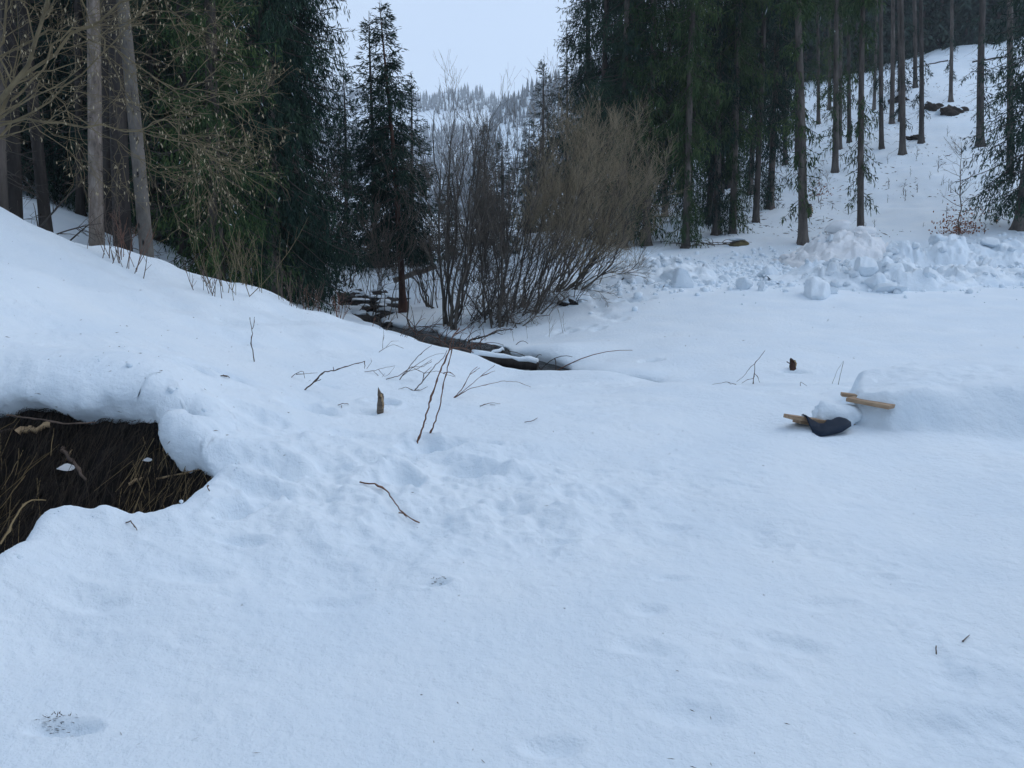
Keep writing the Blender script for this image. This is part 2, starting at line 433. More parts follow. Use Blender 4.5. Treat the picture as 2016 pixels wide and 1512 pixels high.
CT = np.array(ctl)
def _pl(x, y):
    return np.arctan2(x, y), 0.5 * np.log(np.maximum(x * x + y * y, 0.04))
_cp, _cl = _pl(CT[:, 0], CT[:, 1])
_cr = np.exp(_cl)
def _ker(p, l):
    d2 = (p[:, None] - _cp[None]) ** 2 + (l[:, None] - _cl[None]) ** 2
    return 0.5 * d2 * np.log(d2 + 1e-12)
_n = len(CT)
A = np.zeros((_n + 3, _n + 3))
A[:_n, :_n] = _ker(_cp, _cl) + np.eye(_n) * 2e-4
A[:_n, _n] = 1; A[:_n, _n + 1] = _cp; A[:_n, _n + 2] = _cl
A[_n:, :_n] = A[:_n, _n:].T
_w = np.linalg.solve(A, np.concatenate([CT[:, 2] / _cr, np.zeros(3)]))
def base_h(x, y):
    x = np.asarray(x, float).ravel(); y = np.asarray(y, float).ravel()
    p, l = _pl(x, y)
    r = np.exp(l); out = np.empty(len(x))
    for s in range(0, len(x), 20000):
        e = slice(s, s + 20000)
        out[e] = _ker(p[e], l[e]) @ _w[:_n] + _w[_n] + _w[_n + 1] * p[e] + _w[_n + 2] * l[e]
    return out * r

def smooth_poly(pts, k=6, closed=True):
    pts = np.asarray(pts, float); n = len(pts); out = []
    for i in range(n):
        p0, p1, p2, p3 = pts[(i - 1) % n], pts[i], pts[(i + 1) % n], pts[(i + 2) % n]
        for j in range(k):
            t = j / k
            out.append(0.5 * ((2 * p1) + (-p0 + p2) * t + (2 * p0 - 5 * p1 + 4 * p2 - p3) * t * t + (-p0 + 3 * p1 - 3 * p2 + p3) * t ** 3))
    return np.array(out)
def uy(u, Y): return ((u - 1008.0) / FPX * Y / 1.0, Y)
def uvY(u, v, Y):
    p = P(u, v, Y); return (p[0], p[1])
# where the snow is open: the pit in the near bank and the stream
PIT = smooth_poly([uvY(-160, 1150, 3.25), uvY(-40, 1085, 3.55), uvY(15, 1062, 3.72), uvY(60, 1018, 4.0), uvY(112, 988, 4.17), uvY(200, 990, 4.18), uvY(285, 990, 4.2), uvY(345, 975, 4.32), uvY(385, 955, 4.46), uvY(408, 925, 4.62),
                   uvY(434, 897, 4.78), uvY(420, 890, 4.85), uvY(378, 891, 4.88), uvY(345, 880, 4.95), uvY(322, 855, 5.10), uvY(285, 838, 5.20),
                   uvY(205, 832, 5.24), uvY(110, 832, 5.25), uvY(10, 842, 5.23), uvY(-100, 846, 5.16), uvY(-220, 860, 4.9), uvY(-300, 950, 4.3)])
PIT2 = smooth_poly([uvY(350, 850, 5.13), uvY(352, 832, 5.23), uvY(380, 824, 5.28), uvY(408, 838, 5.21), uvY(398, 858, 5.10), uvY(370, 868, 5.05)])
STREAM = smooth_poly([uy(1290, 11.1), uy(1180, 11.0), uy(1090, 11.15), uy(1000, 11.5), uy(930, 12.5), uy(850, 14.2), uy(780, 16.2), uy(722, 18.2), uy(697, 20.6), uy(672, 24.2), uy(668, 27), uy(695, 29.8), uy(760, 30.2), uy(800, 28),
                      uy(803, 25), uy(790, 22.2), uy(752, 20.6), uy(790, 19.3), uy(850, 18.6), uy(890, 17.7), uy(940, 16.8), uy(1000, 15.9), uy(1016, 15.1), uy(1040, 14.4), uy(1085, 13.8), uy(1115, 13.2), uy(1145, 12.6), uy(1210, 11.9), uy(1290, 11.5)])
def sdf(poly, x, y):
    """signed distance (negative inside) and the outward direction"""
    x = np.asarray(x, float); y = np.asarray(y, float)
    n = len(poly)
    best = np.full(x.shape, 1e9); nx = np.zeros(x.shape); ny = np.zeros(x.shape); ins = np.zeros(x.shape, bool)
    for i in range(n):
        ax, ay = poly[i]; bx, by = poly[(i + 1) % n]
        ex, ey = bx - ax, by - ay
        t = np.clip(((x - ax) * ex + (y - ay) * ey) / (ex * ex + ey * ey + 1e-12), 0, 1)
        qx, qy = x - (ax + t * ex), y - (ay + t * ey)
        d = np.hypot(qx, qy)
        k = d < best
        best = np.where(k, d, best); nx = np.where(k, qx, nx); ny = np.where(k, qy, ny)
        if ay != by:
            cr = ((ay > y) != (by > y)) & (x < (bx - ax) * (y - ay) / (by - ay) + ax)
            ins ^= cr
    sg = np.where(ins, -1.0, 1.0)
    q = np.maximum(best, 1e-6)
    return best * sg, nx / q * sg, ny / q * sg

def pit_soil(x, y):
    t = np.clip((y - 4.32) / 0.86, -0.5, 0.95)
    return 0.02 + 0.80 * t - 0.10 * np.clip(x + 2.0, -1.5, 1.5) * 0.2 + 0.10 * fbm(x, y, 0.35, 4, 5) - 0.12 * sstep(-2.45, -2.25, x) * sstep(4.9, 5.1, y) + 0.05 * np.abs(fbm(x, y, 0.12, 2, 6))

DENTS = []           # (x, y, radius x, radius y, angle, depth, sharp)
def relief(x, y):
    r = np.hypot(x, y)
    near = 1 - sstep(9, 16, r)
    h = 0.028 * fbm(x, y, 0.7, 2, 4) * near * sstep(0.5, 4, r) + 0.065 * fbm(x, y, 1.6, 3, 1) * sstep(0.5, 4, r) + 0.10 * fbm(x, y, 5.0, 2, 2) * sstep(8, 20, r)
    # grainy, trampled and thawed patch round the pit and the canes
    px, py = -1.1, 5.0
    rough = np.exp(-(((x - px) / 1.7) ** 2 + ((y - py) / 1.15) ** 2)) + 0.7 * np.exp(-(((x + 0.1) / 1.0) ** 2 + ((y - 5.0) / 0.7) ** 2))
    rough = np.clip(rough, 0, 1) * near
    h += rough * (0.12 * fbm(x, y, 0.42, 3, 31) - 0.042 * np.abs(fbm(x, y, 0.17, 3, 32)) + 0.018 * fbm(x, y, 0.05, 2, 33))
    # light wind crust and old dimples over the rest
    m = sstep(-0.05, 0.28, fbm(x, y, 0.9, 3, 41)) * near
    h += m * (0.030 * fbm(x * 0.7, y, 0.20, 3, 42) - 0.024 * np.abs(fbm(x * 0.7, y, 0.09, 2, 43)))
    h += near * 0.006 * fbm(x * 0.5, y, 0.3, 3, 44)
    # fine streaks on the drifted slope
    st = sstep(5.5, 7.0, y) * near * (1 - sstep(0.5, 2.0, x))
    h += st * 0.012 * fbm(x * 0.35 + y * 0.2, y * 2.2 + x * 0.8, 0.7, 3, 51)
    # thick snow over the buried planks, ending in a steep face
    nb = np.hypot(x, y) < 14
    yf = 7.06 - 0.85 * np.clip(x - 3.13, 0, .28) - 0.10 * np.clip(x - 3.41, 0, 1.2) + 0.06 * fbm(x, y, 0.3, 3, 55)
    wf = 0.05 + 0.20 * sstep(3.35, 4.3, x)
    mo = sstep(-1, 1, (y - yf) / wf) * (1 - sstep(7.9, 8.6, y)) * sstep(3.12, 3.26, x - 0.45 * (y - 7.05) + 0.05 * fbm(x, y, 0.25, 3, 56)) * nb
    h += mo * (0.27 + 0.11 * sstep(3.3, 4.2, x) + 0.05 * fbm(x, y, 0.5, 3, 58) + 0.03 * fbm(x, y, 0.15, 3, 57))
    h += 0.17 * np.exp(-(((x - 0.75) / 1.0) ** 2 + ((y - 14.1) / 0.75) ** 2))        # thick lip over the stream
    # broken, lumpy crest of the near bank
    cr = sstep(8.2, 9.6, r) * (1 - sstep(13.2, 14.5, r)) * (1 - sstep(-3.0, -1.0, x)) * (y > 2)
    h += cr * (0.26 * fbm(x, y, 1.5, 3, 59) + 0.05 * fbm(x, y, 0.4, 2, 60))
    # hillside: old tracks, roots and stones under the snow
    hs = sstep(30, 38, y) * sstep(2, 8, x)
    h += hs * (0.25 * fbm(x, y, 2.2, 4, 61))
    for (dx, dy, rx, ry, a, dep, sh) in DENTS:
        k = (np.abs(x - dx) < 3 * max(rx, ry)) & (np.abs(y - dy) < 3 * max(rx, ry))
        if not k.any(): continue
        ca, sa = math.cos(a), math.sin(a)
        ex = ((x[k] - dx) * ca + (y[k] - dy) * sa) / rx; ey = (-(x[k] - dx) * sa + (y[k] - dy) * ca) / ry
        q = np.sqrt(ex * ex + ey * ey) * (1 + 0.35 * fbm(x[k], y[k], 0.16, 2, 71))
        h[k] -= dep * (1 / (1 + q ** sh)) * (1 if dep < 0 else 1)
        if dep > 0.02 and rx < 0.5: h[k] += 0.22 * dep * np.exp(-((q - 1.7) / 0.45) ** 2)
    return h
def H(x, y):
    x = np.asarray(x, float).ravel(); y = np.asarray(y, float).ravel()
    return base_h(x, y) + relief(x, y)
def hz(x, y): return float(H(np.array([x]), np.array([y]))[0])
def G(u, v, y0=1.5, y1=110.0):
    """first point of the ground along the line of sight through a pixel of the photograph"""
    d = ray(u, v); Y = np.exp(np.linspace(math.log(y0), math.log(y1), 500))
    X = d[0] / d[1] * Y; Z = EYE + d[2] / d[1] * Y
    g = H(X, Y); k = np.nonzero(Z < g)[0]
    i = k[0] if len(k) else len(Y) - 1
    return np.array([X[i], Y[i], g[i]])
def GY(u, Y):
    """ground at a given forward distance in the direction of an image column"""
    up = 0.0
    x = (u - 1008.0) / FPX * Y / (CP)
    return np.array([x, Y, hz(x, Y)])
def dent(u, v, rx, ry, a, dep, sh=4.0):
    p = G(u, v); DENTS.append((p[0], p[1], rx, ry, a, dep, sh))
_dents = [(610, 803, .17, .13, .2, .07), (480, 806, .20, .12, 0, .05), (430, 735, .22, .09, .2, .05), (380, 722, .12, .07, 0, .05), (860, 872, .20, .10, .5, .085), (840, 890, .08, .07, 0, .06),
          (795, 945, .10, .11, .4, .09), (915, 935, .20, .12, -.3, .05), (485, 1000, .16, .055, .9, .08), (520, 972, .16, .06, .3, .06), (520, 915, .20, .11, .1, .06), (440, 885, .10, .07, .2, .05),
          (690, 855, .14, .08, 0, .03), (700, 810, .18, .08, 0, .025), (752, 795, .11, .10, 0, .10), (330, 690, .1, .04, 0, .02), (640, 760, .14, .05, 0, .025),
          (470, 1070, .10, .04, .2, .03), (375, 1130, .14, .07, .2, .022), (170, 1180, .14, .06, 0, .02), (960, 870, .10, .05, -.4, .025), (640, 1195, .16, .05, .2, .015),
          (1270, 1280, .09, .05, -.2, .02), (1550, 1275, .13, .06, -.2, .02), (1460, 1330, .12, .05, 0, .015), (1620, 1190, .1, .05, 0, .012), (1280, 1205, .07, .04, 0, .015), (1080, 1480, .08, .04, 0, .02),
          (1370, 1415, .12, .05, -.2, .015), (1880, 1450, .28, .12, -.2, .02), (1330, 1140, .08, .03, 0, .012), (1180, 930, .1, .04, 0, .012), (120, 1440, .10, .03, .1, .03), (1700, 1000, .2, .05, 0, .012),
          (1105, 1070, .07, .03, 0, .015), (860, 1150, .06, .02, .3, .02), (1330, 1045, .08, .04, 0, .012), (1000, 1010, .12, .06, 0, .02),
          (1230, 592, .28, .12, 0, .12), (1262, 590, .30, .10, .2, .10), (1560, 733, .16, .12, 0, .07), (1280, 712, .14, .08, 0, .06), (1270, 738, .3, .08, 0, .06)]
for (u, v, rx, ry, a, dep) in _dents: dent(u, v, rx, ry, a, dep * 1.7)
for (u, v) in ((1170, 588), (1178, 593), (1173, 600), (1184, 604), (1178, 611), (1190, 612), (1183, 619), (1193, 624), (1205, 628), (1222, 630), (1160, 578), (1150, 572), (1158, 643), (1178, 648), (1105, 652), (1120, 655), (1090, 660)):
    dent(u, v, .14, .12, random.random(), .07)

# ------------------------------------------------------------------ snow-covered ground: one sheet from underfoot to the far valley
def build_ground():
    ph = [np.arange(-0.74, 0.7401, 0.0033)]
    a = 0.74; st = 0.006; lft = []
    while a < math.pi - 0.12:
        a += st; st = min(st * 1.22, 0.12); lft.append(a)
    lft = np.array(lft)
    phi = np.concatenate([-lft[::-1], ph[0], lft, [math.pi]])
    rr = [0.3, 0.55, 0.8, 1.05, 1.3, 1.5]
    r = 1.65
    while r < 640:
        rr.append(r)
        r *= 1 + (0.006 if r < 3.7 else 0.0032 if r < 6.0 else 0.0055 if r < 34 else 0.009 if r < 90 else 0.05)
    rr = np.array(rr)
    R, PH = np.meshgrid(rr, phi, indexing='ij')
    x = (R * np.sin(PH)).ravel(); y = (R * np.cos(PH)).ravel()
    z = H(x, y)
    ok = np.ones(len(x), bool)
    # the pit: the snow breaks off in a rounded, slightly overhanging lip
    k = np.nonzero((x < -1.0) & (x > -6.5) & (y > 2.3) & (y < 6.6))[0]
    d, nx, ny = sdf(PIT, x[k], y[k])
    d2, nx2, ny2 = sdf(PIT2, x[k], y[k])
    nx = np.where(d2 < d, nx2, nx); ny = np.where(d2 < d, ny2, ny); d = np.minimum(d, d2)
    d = d + 0.05 * fbm(x[k], y[k], 0.22, 3, 81)
    far = sstep(4.75, 5.05, y[k])
    endf = 1 - sstep(-3.05, -2.45, x[k])
    far = far * (0.25 + 0.75 * endf)
    w = (0.15 + 0.21 * far) * np.where(d2 < 0.2, 0.45, 1.0)
    th = np.clip(d / w, 0, 1) * math.pi / 2
    hh = np.sin(th) ** 0.62; oo = w * (1 - np.cos(th) ** 0.62)
    hh = np.where(d < 0, d * 2.0, hh)
    shift = np.where(d < w, oo - d, 0) - (0.03 + 0.14 * far) * np.sin(np.clip(hh, 0, 1) * math.pi) * (d < w)
    shift = np.where(d < 0, -d * 0.3, shift)
    bx, by = x[k] + nx * shift, y[k] + ny * shift
    bot = pit_soil(bx, by) - 0.03
    bot = np.minimum(bot, z[k] - 0.08)
    lump = (0.035 * fbm(x[k] * 1.0 + z[k] * 2, y[k] + hh * 0.9, 0.30, 3, 83)) * np.sin(np.clip(hh, 0, 1) * math.pi) * far
    bx += nx * lump * 1.6; by += ny * lump * 1.6
    cr = 0.030 * fbm(x[k] + 1.3 * z[k], y[k] + 0.7 * z[k], 0.11, 3, 85) * np.exp(-np.abs(d - w * .5) / 0.18) * (d > -0.02)
    bx += nx * cr; by += ny * cr
    z[k] = np.where(d < w, bot + (z[k] - bot) * hh, z[k]) + cr * .5
    x[k] = bx; y[k] = by
    ok[k] &= d > -0.10
    # the stream
    k = np.nonzero((x < 5) & (x > -9) & (y > 9.5) & (y < 33))[0]
    d, nx, ny = sdf(STREAM, x[k], y[k])
    d = d + 0.22 * fbm(x[k], y[k], 0.9, 3, 91)
    w = 0.42
    th = np.clip(d / w, 0, 1) * math.pi / 2
    hh = np.sin(th) ** 0.7; oo = w * (1 - np.cos(th) ** 0.7)
    hh = np.where(d < 0, d * 1.5, hh)
    shift = np.where((d < w) & (d >= 0), oo - d, 0) - 0.12 * np.sin(np.clip(hh, 0, 1) * math.pi) * (d < w)
    bot = np.minimum(water_z(y[k]) - 0.05, z[k] - 0.1)
    z[k] = np.where(d < w, bot + (z[k] - bot) * hh, z[k])
    x[k] = x[k] + nx * shift; y[k] = y[k] + ny * shift
    ok[k] &= d > -0.2
    nr, npz = R.shape
    idx = np.arange(nr * npz).reshape(nr, npz)
    F = np.stack([idx[:-1, :-1], idx[1:, :-1], idx[1:, 1:], idx[:-1, 1:]], -1).reshape(-1, 4)
    F2 = np.stack([idx[:-1, -1], idx[1:, -1], idx[1:, 0], idx[:-1, 0]], -1)
    F = np.concatenate([F, F2])
    F = F[ok[F].all(1)]
    F = F[:, ::-1]
    used = np.zeros(len(x), bool); used[F.ravel()] = True
    mp = np.cumsum(used) - 1
    V = np.stack([x, y, z], 1)[used]; F = mp[F]
    # close the middle under the camera
    o = link('snow_ground', make_mesh('snow_ground', V, F, M_SNOW))
    return tag(o, 'smooth blue-white snow covering the banks, field and hillside', 'snow', kind='structure')
ground = build_ground()

def grid_patch(x0, x1, y0, y1, step, fz):
    xs = np.arange(x0, x1 + step, step); ys = np.arange(y0, y1 + step, step)
    X, Y = np.meshgrid(xs, ys, indexing='ij')
    Z = fz(X.ravel(), Y.ravel())
    idx = np.arange(X.size).reshape(X.shape)
    F = np.stack([idx[:-1, :-1], idx[1:, :-1], idx[1:, 1:], idx[:-1, 1:]], -1).reshape(-1, 4)
    return np.stack([X.ravel(), Y.ravel(), Z], 1), F
# bare earth wall of the pit
def _pitz(x, y):
    z = pit_soil(x, y)
    d = np.minimum(sdf(PIT, x, y)[0], sdf(PIT2, x, y)[0])
    return np.where(d > 0.12, np.minimum(z, base_h(x, y) - 0.25), z)
V, F = grid_patch(-5.2, -1.3, 3.0, 5.9, 0.03, _pitz)
tag(link('earth_bank', make_mesh('earth_bank', V, F, M_SOIL)), 'bare dark earth of the broken-open bank under the snow', 'earth', kind='structure')
# stream bed and water
def _bedz(x, y):
    d, _, _ = sdf(STREAM, x, y)
    d = d + 0.22 * fbm(x, y, 0.9, 3, 91)
    b = water_z(y) - 0.16 + 0.20 * fbm(x, y, 0.5, 4, 97) * (1 - sstep(-.3, .1, d)) + np.clip(d + 0.15, -0.6, 0.4) * 0.45
    return np.where(d > 0.0, np.minimum(b, base_h(x, y) - 0.3), b)
V, F = grid_patch(-9, 5, 10.0, 32.5, 0.09, _bedz)
dd, _, _ = sdf(STREAM, V[:, 0], V[:, 1]); keep = (dd < 0.9)[F].all(1)
tag(link('stream_bed', make_mesh('stream_bed', V, F[keep], M_SOIL)), 'dark stony bed and undercut banks of the stream', 'stream bed', kind='structure')
V, F = grid_patch(-9, 5, 10.0, 32.5, 0.12, lambda x, y: water_z(y) + 0.012 * fbm(x, y, 0.3, 3, 99))
keep = (sdf(STREAM, V[:, 0], V[:, 1])[0] < 0.35)[F].all(1)
tag(link('water', make_mesh('water', V, F[keep], M_WATER)), 'dark running water of the narrow mountain stream', 'water', kind='structure')
# ------------------------------------------------------------------ spruces
def curve_pts(p0, d0, L, N, sag, tip, g, wig=0.0):
    """(M,N,3) curves that start along d0, sag under their weight and lift again at the tip"""
    t = np.linspace(0, 1, N)[None, :, None]
    p = p0[:, None, :] + d0[:, None, :] * L[:, None, None] * t
    p[:, :, 2] -= (np.asarray(sag) * L)[:, None] * (t[:, :, 0] ** 1.6)
    p[:, :, 2] += (np.asarray(tip) * L)[:, None] * (t[:, :, 0] ** 4)
    if wig:
        w = g.normal(size=(len(L), N, 3)) * wig * L[:, None, None]
        w[:, 0] = 0
        p += np.cumsum(w, 1) * 0.5
    return p
def at_t(curves, idx, t):
    N = curves.shape[1]
    f = t * (N - 1); i = np.minimum(f.astype(int), N - 2); a = (f - i)[:, None]
    p = curves[idx, i] * (1 - a) + curves[idx, i + 1] * a
    return p, norm(curves[idx, i + 1] - curves[idx, i])

def trunk_mesh(name, Ht, r0, g, mat, flare=1.5, sides=12, zmin=-0.5, wob=0.03):
    n = 22
    zz = np.concatenate([[zmin, -0.1, 0.06, 0.2, 0.45, 0.9], np.linspace(1.6, Ht, n - 6)])
    r = r0 * (1 - np.clip(zz, 0, None) / Ht) ** 0.8 * 0.97 + 0.006
    r = r + r0 * (flare - 1) * np.exp(-np.clip(zz, 0, None) / 0.28)
    pts = np.zeros((1, n, 3)); pts[0, :, 2] = zz
    pts[0, :, 0] = wob * np.sin(zz * 0.5 + g.random() * 6); pts[0, :, 1] = wob * np.sin(zz * 0.43 + g.random() * 6)
    V, F = tubes(pts, r[None], sides)
    # root buttresses and uneven girth
    a = np.arctan2(V[:, 1], V[:, 0]); k = g.integers(4, 6); ph = g.random() * 6
    amp = 0.30 * np.exp(-np.clip(V[:, 2], 0, None) / 0.25) + 0.03
    f = 1 + amp * np.sin(a * k + ph + 0.5 * np.sin(V[:, 2] * 1.3))
    V[:, 0] *= f; V[:, 1] *= f
    return make_mesh(name, V, F, mat)

def spruce(seed, Ht, r0, cb, Lmax, weep=0.6, dens=1.0, kl=0.16, kw=0.03, fine_to=12.0, dead_to=None, bark=None, needle=None, low=0.55, prof=0.75, spray=0, gap=0.0, flare=1.5):
    g = np.random.default_rng(seed)
    tm = trunk_mesh('trunk', Ht, r0, g, bark or M_BARK, flare)
    # live branches in whorls
    zs = []
    z = cb
    while z < Ht - 0.25:
        fine = z < fine_to
        k = g.integers(5, 8) if fine else g.integers(4, 6)
        for _ in range(k):
            if g.random() > gap: zs.append(z + g.normal() * 0.07)
        z += (0.30 if fine else 0.5) * g.uniform(0.75, 1.25) / min(1.25, dens ** 0.3)
    zs = np.array(zs)
    if spray:
        zs = np.concatenate([zs, g.uniform(cb * 0.18, cb, spray) ** 1.0])
    x = np.clip((Ht - zs) / (Ht - cb), 0, 1)
    L = Lmax * np.clip(x, 0, 1) ** prof * g.uniform(0.65, 1.1, len(zs))
    L *= np.where(zs < cb + 2.0, low + (1 - low) * np.clip((zs - cb) / 2.0, 0, 1), 1.0)
    L = np.where(zs < cb, g.uniform(0.5, 0.95, len(zs)) * Lmax * 0.55, L) + 0.10
    az = g.random(len(zs)) * 2 * math.pi
    el = np.radians(np.interp(x, [0, 0.15, 0.5, 1.0], [48, 18, -6, -24]) + g.normal(size=len(zs)) * 7)
    d0 = np.stack([np.cos(az) * np.cos(el), np.sin(az) * np.cos(el), np.sin(el)], 1)
    p0 = np.zeros((len(zs), 3)); p0[:, 2] = np.clip(zs, 0.1, None)
    C = curve_pts(p0, d0, L, 7, 0.10 + 0.26 * x, 0.20, g, 0.02)
    br, bf = tubes(C, np.maximum((0.006 + 0.010 * L)[:, None] * np.linspace(1, 0.25, 7)[None], 0.003), 3)
    # hanging side shoots
    n2 = np.maximum((L / 0.075 * dens * np.where(zs < fine_to, 1.0, 0.5)).astype(int), 3)
    bi = np.repeat(np.arange(len(zs)), n2)
    t2 = 1 - g.random(len(bi)) ** 0.85 * 0.9
    q, ax = at_t(C, bi, t2)
    side = norm(np.cross(ax, np.array([[0, 0, 1.0]]))) * np.where(g.random(len(bi)) < 0.5, -1, 1)[:, None]
    wv = weep * np.clip(x[bi] * 1.6, 0.12, 1) * g.uniform(0.6, 1.25, len(bi))
    d2 = norm(ax * g.uniform(0.3, 1.0, len(bi))[:, None] + side * g.uniform(0.3, 0.95, len(bi))[:, None] + np.array([[0, 0, -1.0]]) * (wv * 1.7)[:, None] + g.normal(size=(len(bi), 3)) * 0.12)
    l2 = np.clip((0.14 + 0.30 * L[bi] * (1 - t2 * 0.75)) * g.uniform(0.55, 1.2, len(bi)), 0.1, 0.75)
    C2 = curve_pts(q, d2, l2, 4, 0.12 + 0.35 * wv, 0.0, g, 0.03)
    sc = np.where(zs[bi] < fine_to, 1.0, 1.7)
    n3 = np.maximum((l2 / (0.055 * sc)).astype(int), 2)
    ki = np.repeat(np.arange(len(bi)), n3)
    t3 = g.random(len(ki))
    q3, ax3 = at_t(C2, ki, t3)
    d3 = norm(ax3 + g.normal(size=(len(ki), 3)) * 0.38 + np.array([[0, 0, -0.22]]) * weep)
    Lk = kl * sc[ki] * g.uniform(0.6, 1.3, len(ki)); Wk = kw * sc[ki] * g.uniform(0.7, 1.3, len(ki))
    # and shoots on the branch axes themselves
    bi2 = np.repeat(np.arange(len(zs)), np.maximum((L / 0.07).astype(int), 2))
    t4 = 0.25 + 0.75 * g.random(len(bi2))
    q4, ax4 = at_t(C, bi2, t4)
    d4 = norm(ax4 + g.normal(size=(len(bi2), 3)) * 0.4)
    # leader
    lz = np.linspace(Ht - 0.9, Ht, 22); pl = np.zeros((22, 3)); pl[:, 2] = lz
    dl = norm(np.stack([g.normal(size=22), g.normal(size=22), np.full(22, 1.2)], 1))
    B = np.concatenate([q3, q4, pl]); D = np.concatenate([d3, d4, dl])
    LL = np.concatenate([Lk, kl * g.uniform(0.6, 1.2, len(bi2)), np.full(22, 0.12)]); WW = np.concatenate([Wk, np.full(len(bi2), kw), np.full(22, 0.02)])
    kv, kf = kites(B, D, LL, WW, g)
    cm = make_mesh('crown', kv, kf, needle or M_NEEDLE, smooth=False)
    # dead twigs on the bare lower stem
    parts = [(br, bf)]
    if dead_to:
        m = int(dead_to * 6)
        zd = g.uniform(0.5, dead_to, m); ad = g.random(m) * 6.283; ed = np.radians(g.uniform(-28, 8, m))
        Ld = g.uniform(0.25, 1.35, m) * np.interp(zd, [0, dead_to], [0.6, 1.0])
        dd = np.stack([np.cos(ad) * np.cos(ed), np.sin(ad) * np.cos(ed), np.sin(ed)], 1)
        pd = np.zeros((m, 3)); pd[:, 2] = zd
        Cd = curve_pts(pd, dd, Ld, 5, 0.15, 0.12, g, 0.05)
        parts.append(tubes(Cd, 0.010 * np.linspace(1, 0.3, 5)[None] * np.ones((m, 1)), 3))
        ii = np.repeat(np.arange(m), 3); tq = g.uniform(0.3, 0.95, len(ii))
        qq, aa = at_t(Cd, ii, tq)
        Ce = curve_pts(qq, norm(aa + g.normal(size=(len(ii), 3)) * 0.6), g.uniform(0.12, 0.4, len(ii)), 3, 0.1, 0, g, 0.04)
        parts.append(tubes(Ce, 0.005 * np.linspace(1, 0.4, 3)[None] * np.ones((len(ii), 1)), 3))
    V, Fs = join(parts)
    bm = make_mesh('branches', V, Fs, M_DEADWOOD)
    return dict(trunk=tm, crown=cm, branches=bm)

def place(kind, loc, label, group=None, rz=None, s=1.0, sxy=None, lean=(0, 0), name='spruce_tree', bark=None, needle=None):
    rz = random.random() * 6.283 if rz is None else rz
    sx = sxy or s
    e = (Matrix.Rotation(lean[0], 3, 'Y') @ Matrix.Rotation(lean[1], 3, 'X') @ Matrix.Rotation(rz, 3, 'Z')).to_euler()
    t = thing(name, loc, label, 'spruce tree', group, e, (sx, sx, s))
    for k in ('trunk', 'branches', 'crown'):
        o = link(k, kind[k], t)
        if k != 'trunk': o['kind'] = 'stuff'
        m = bark if k == 'trunk' else (needle if k == 'crown' else None)
        if m is not None:
            o.material_slots[0].link = 'OBJECT'; o.material_slots[0].material = m
    return t

# kinds of spruce
K_WEEP = spruce(101, 21, 0.21, 0.5, 2.4, weep=1.1, dens=1.25, kl=0.17, kw=0.026, fine_to=9.5, low=0.75, dead_to=3.0)
K_WEEP2 = spruce(102, 19, 0.19, 0.3, 2.0, weep=0.95, dens=1.2, kl=0.16, kw=0.026, fine_to=9.5, low=0.8, needle=M_NEEDLEGREEN, dead_to=2.5)
K_EDGE = spruce(103, 22, 0.20, 1.3, 2.5, weep=1.0, dens=0.85, kl=0.20, kw=0.032, fine_to=12.5, dead_to=3.5, gap=0.18)
K_EDGE2 = spruce(104, 23, 0.20, 3.6, 2.2, weep=1.0, dens=0.85, kl=0.20, kw=0.036, fine_to=13, dead_to=5.0, spray=34, gap=0.12)
K_FOREST = spruce(105, 23, 0.18, 9.0, 1.9, weep=0.9, dens=0.7, kl=0.22, kw=0.042, fine_to=14, dead_to=8.0, spray=44, gap=0.2)
K_FOREST2 = spruce(106, 24, 0.18, 10.5, 1.8, weep=0.8, dens=0.7, kl=0.22, kw=0.042, fine_to=15, dead_to=9.0, spray=12, gap=0.2)
K_TALL = spruce(107, 24, 0.17, 8.5, 2.0, weep=0.9, dens=0.5, kl=0.28, kw=0.06, fine_to=8.6, dead_to=8.0, bark=M_BARKDARK)
K_YOUNG = spruce(108, 11, 0.11, 0.3, 1.75, weep=0.5, dens=0.75, kl=0.20, kw=0.038, fine_to=11, low=0.9, prof=0.9)
K_SKIRT = spruce(109, 20, 0.21, 1.2, 2.2, weep=1.15, dens=0.9, kl=0.19, kw=0.034, fine_to=11, low=0.7, gap=0.22, dead_to=2.0)
K_CENTRE = spruce(110, 9.6, 0.095, 2.0, 1.55, weep=0.7, dens=2.2, kl=0.15, kw=0.03, fine_to=12, low=0.8, prof=0.85, bark=M_BARKRED, gap=0.05, dead_to=2.2, flare=1.25)
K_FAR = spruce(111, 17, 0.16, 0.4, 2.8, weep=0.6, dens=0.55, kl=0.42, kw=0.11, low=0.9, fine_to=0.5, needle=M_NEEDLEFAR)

def lean_to(u0, v0, u1, v1, Y):
    """lean of a stem that runs from one pixel to another at about the same distance"""
    a, b = P(u0, v0, Y), P(u1, v1, Y)
    return math.atan2(b[0] - a[0], b[2] - a[2])

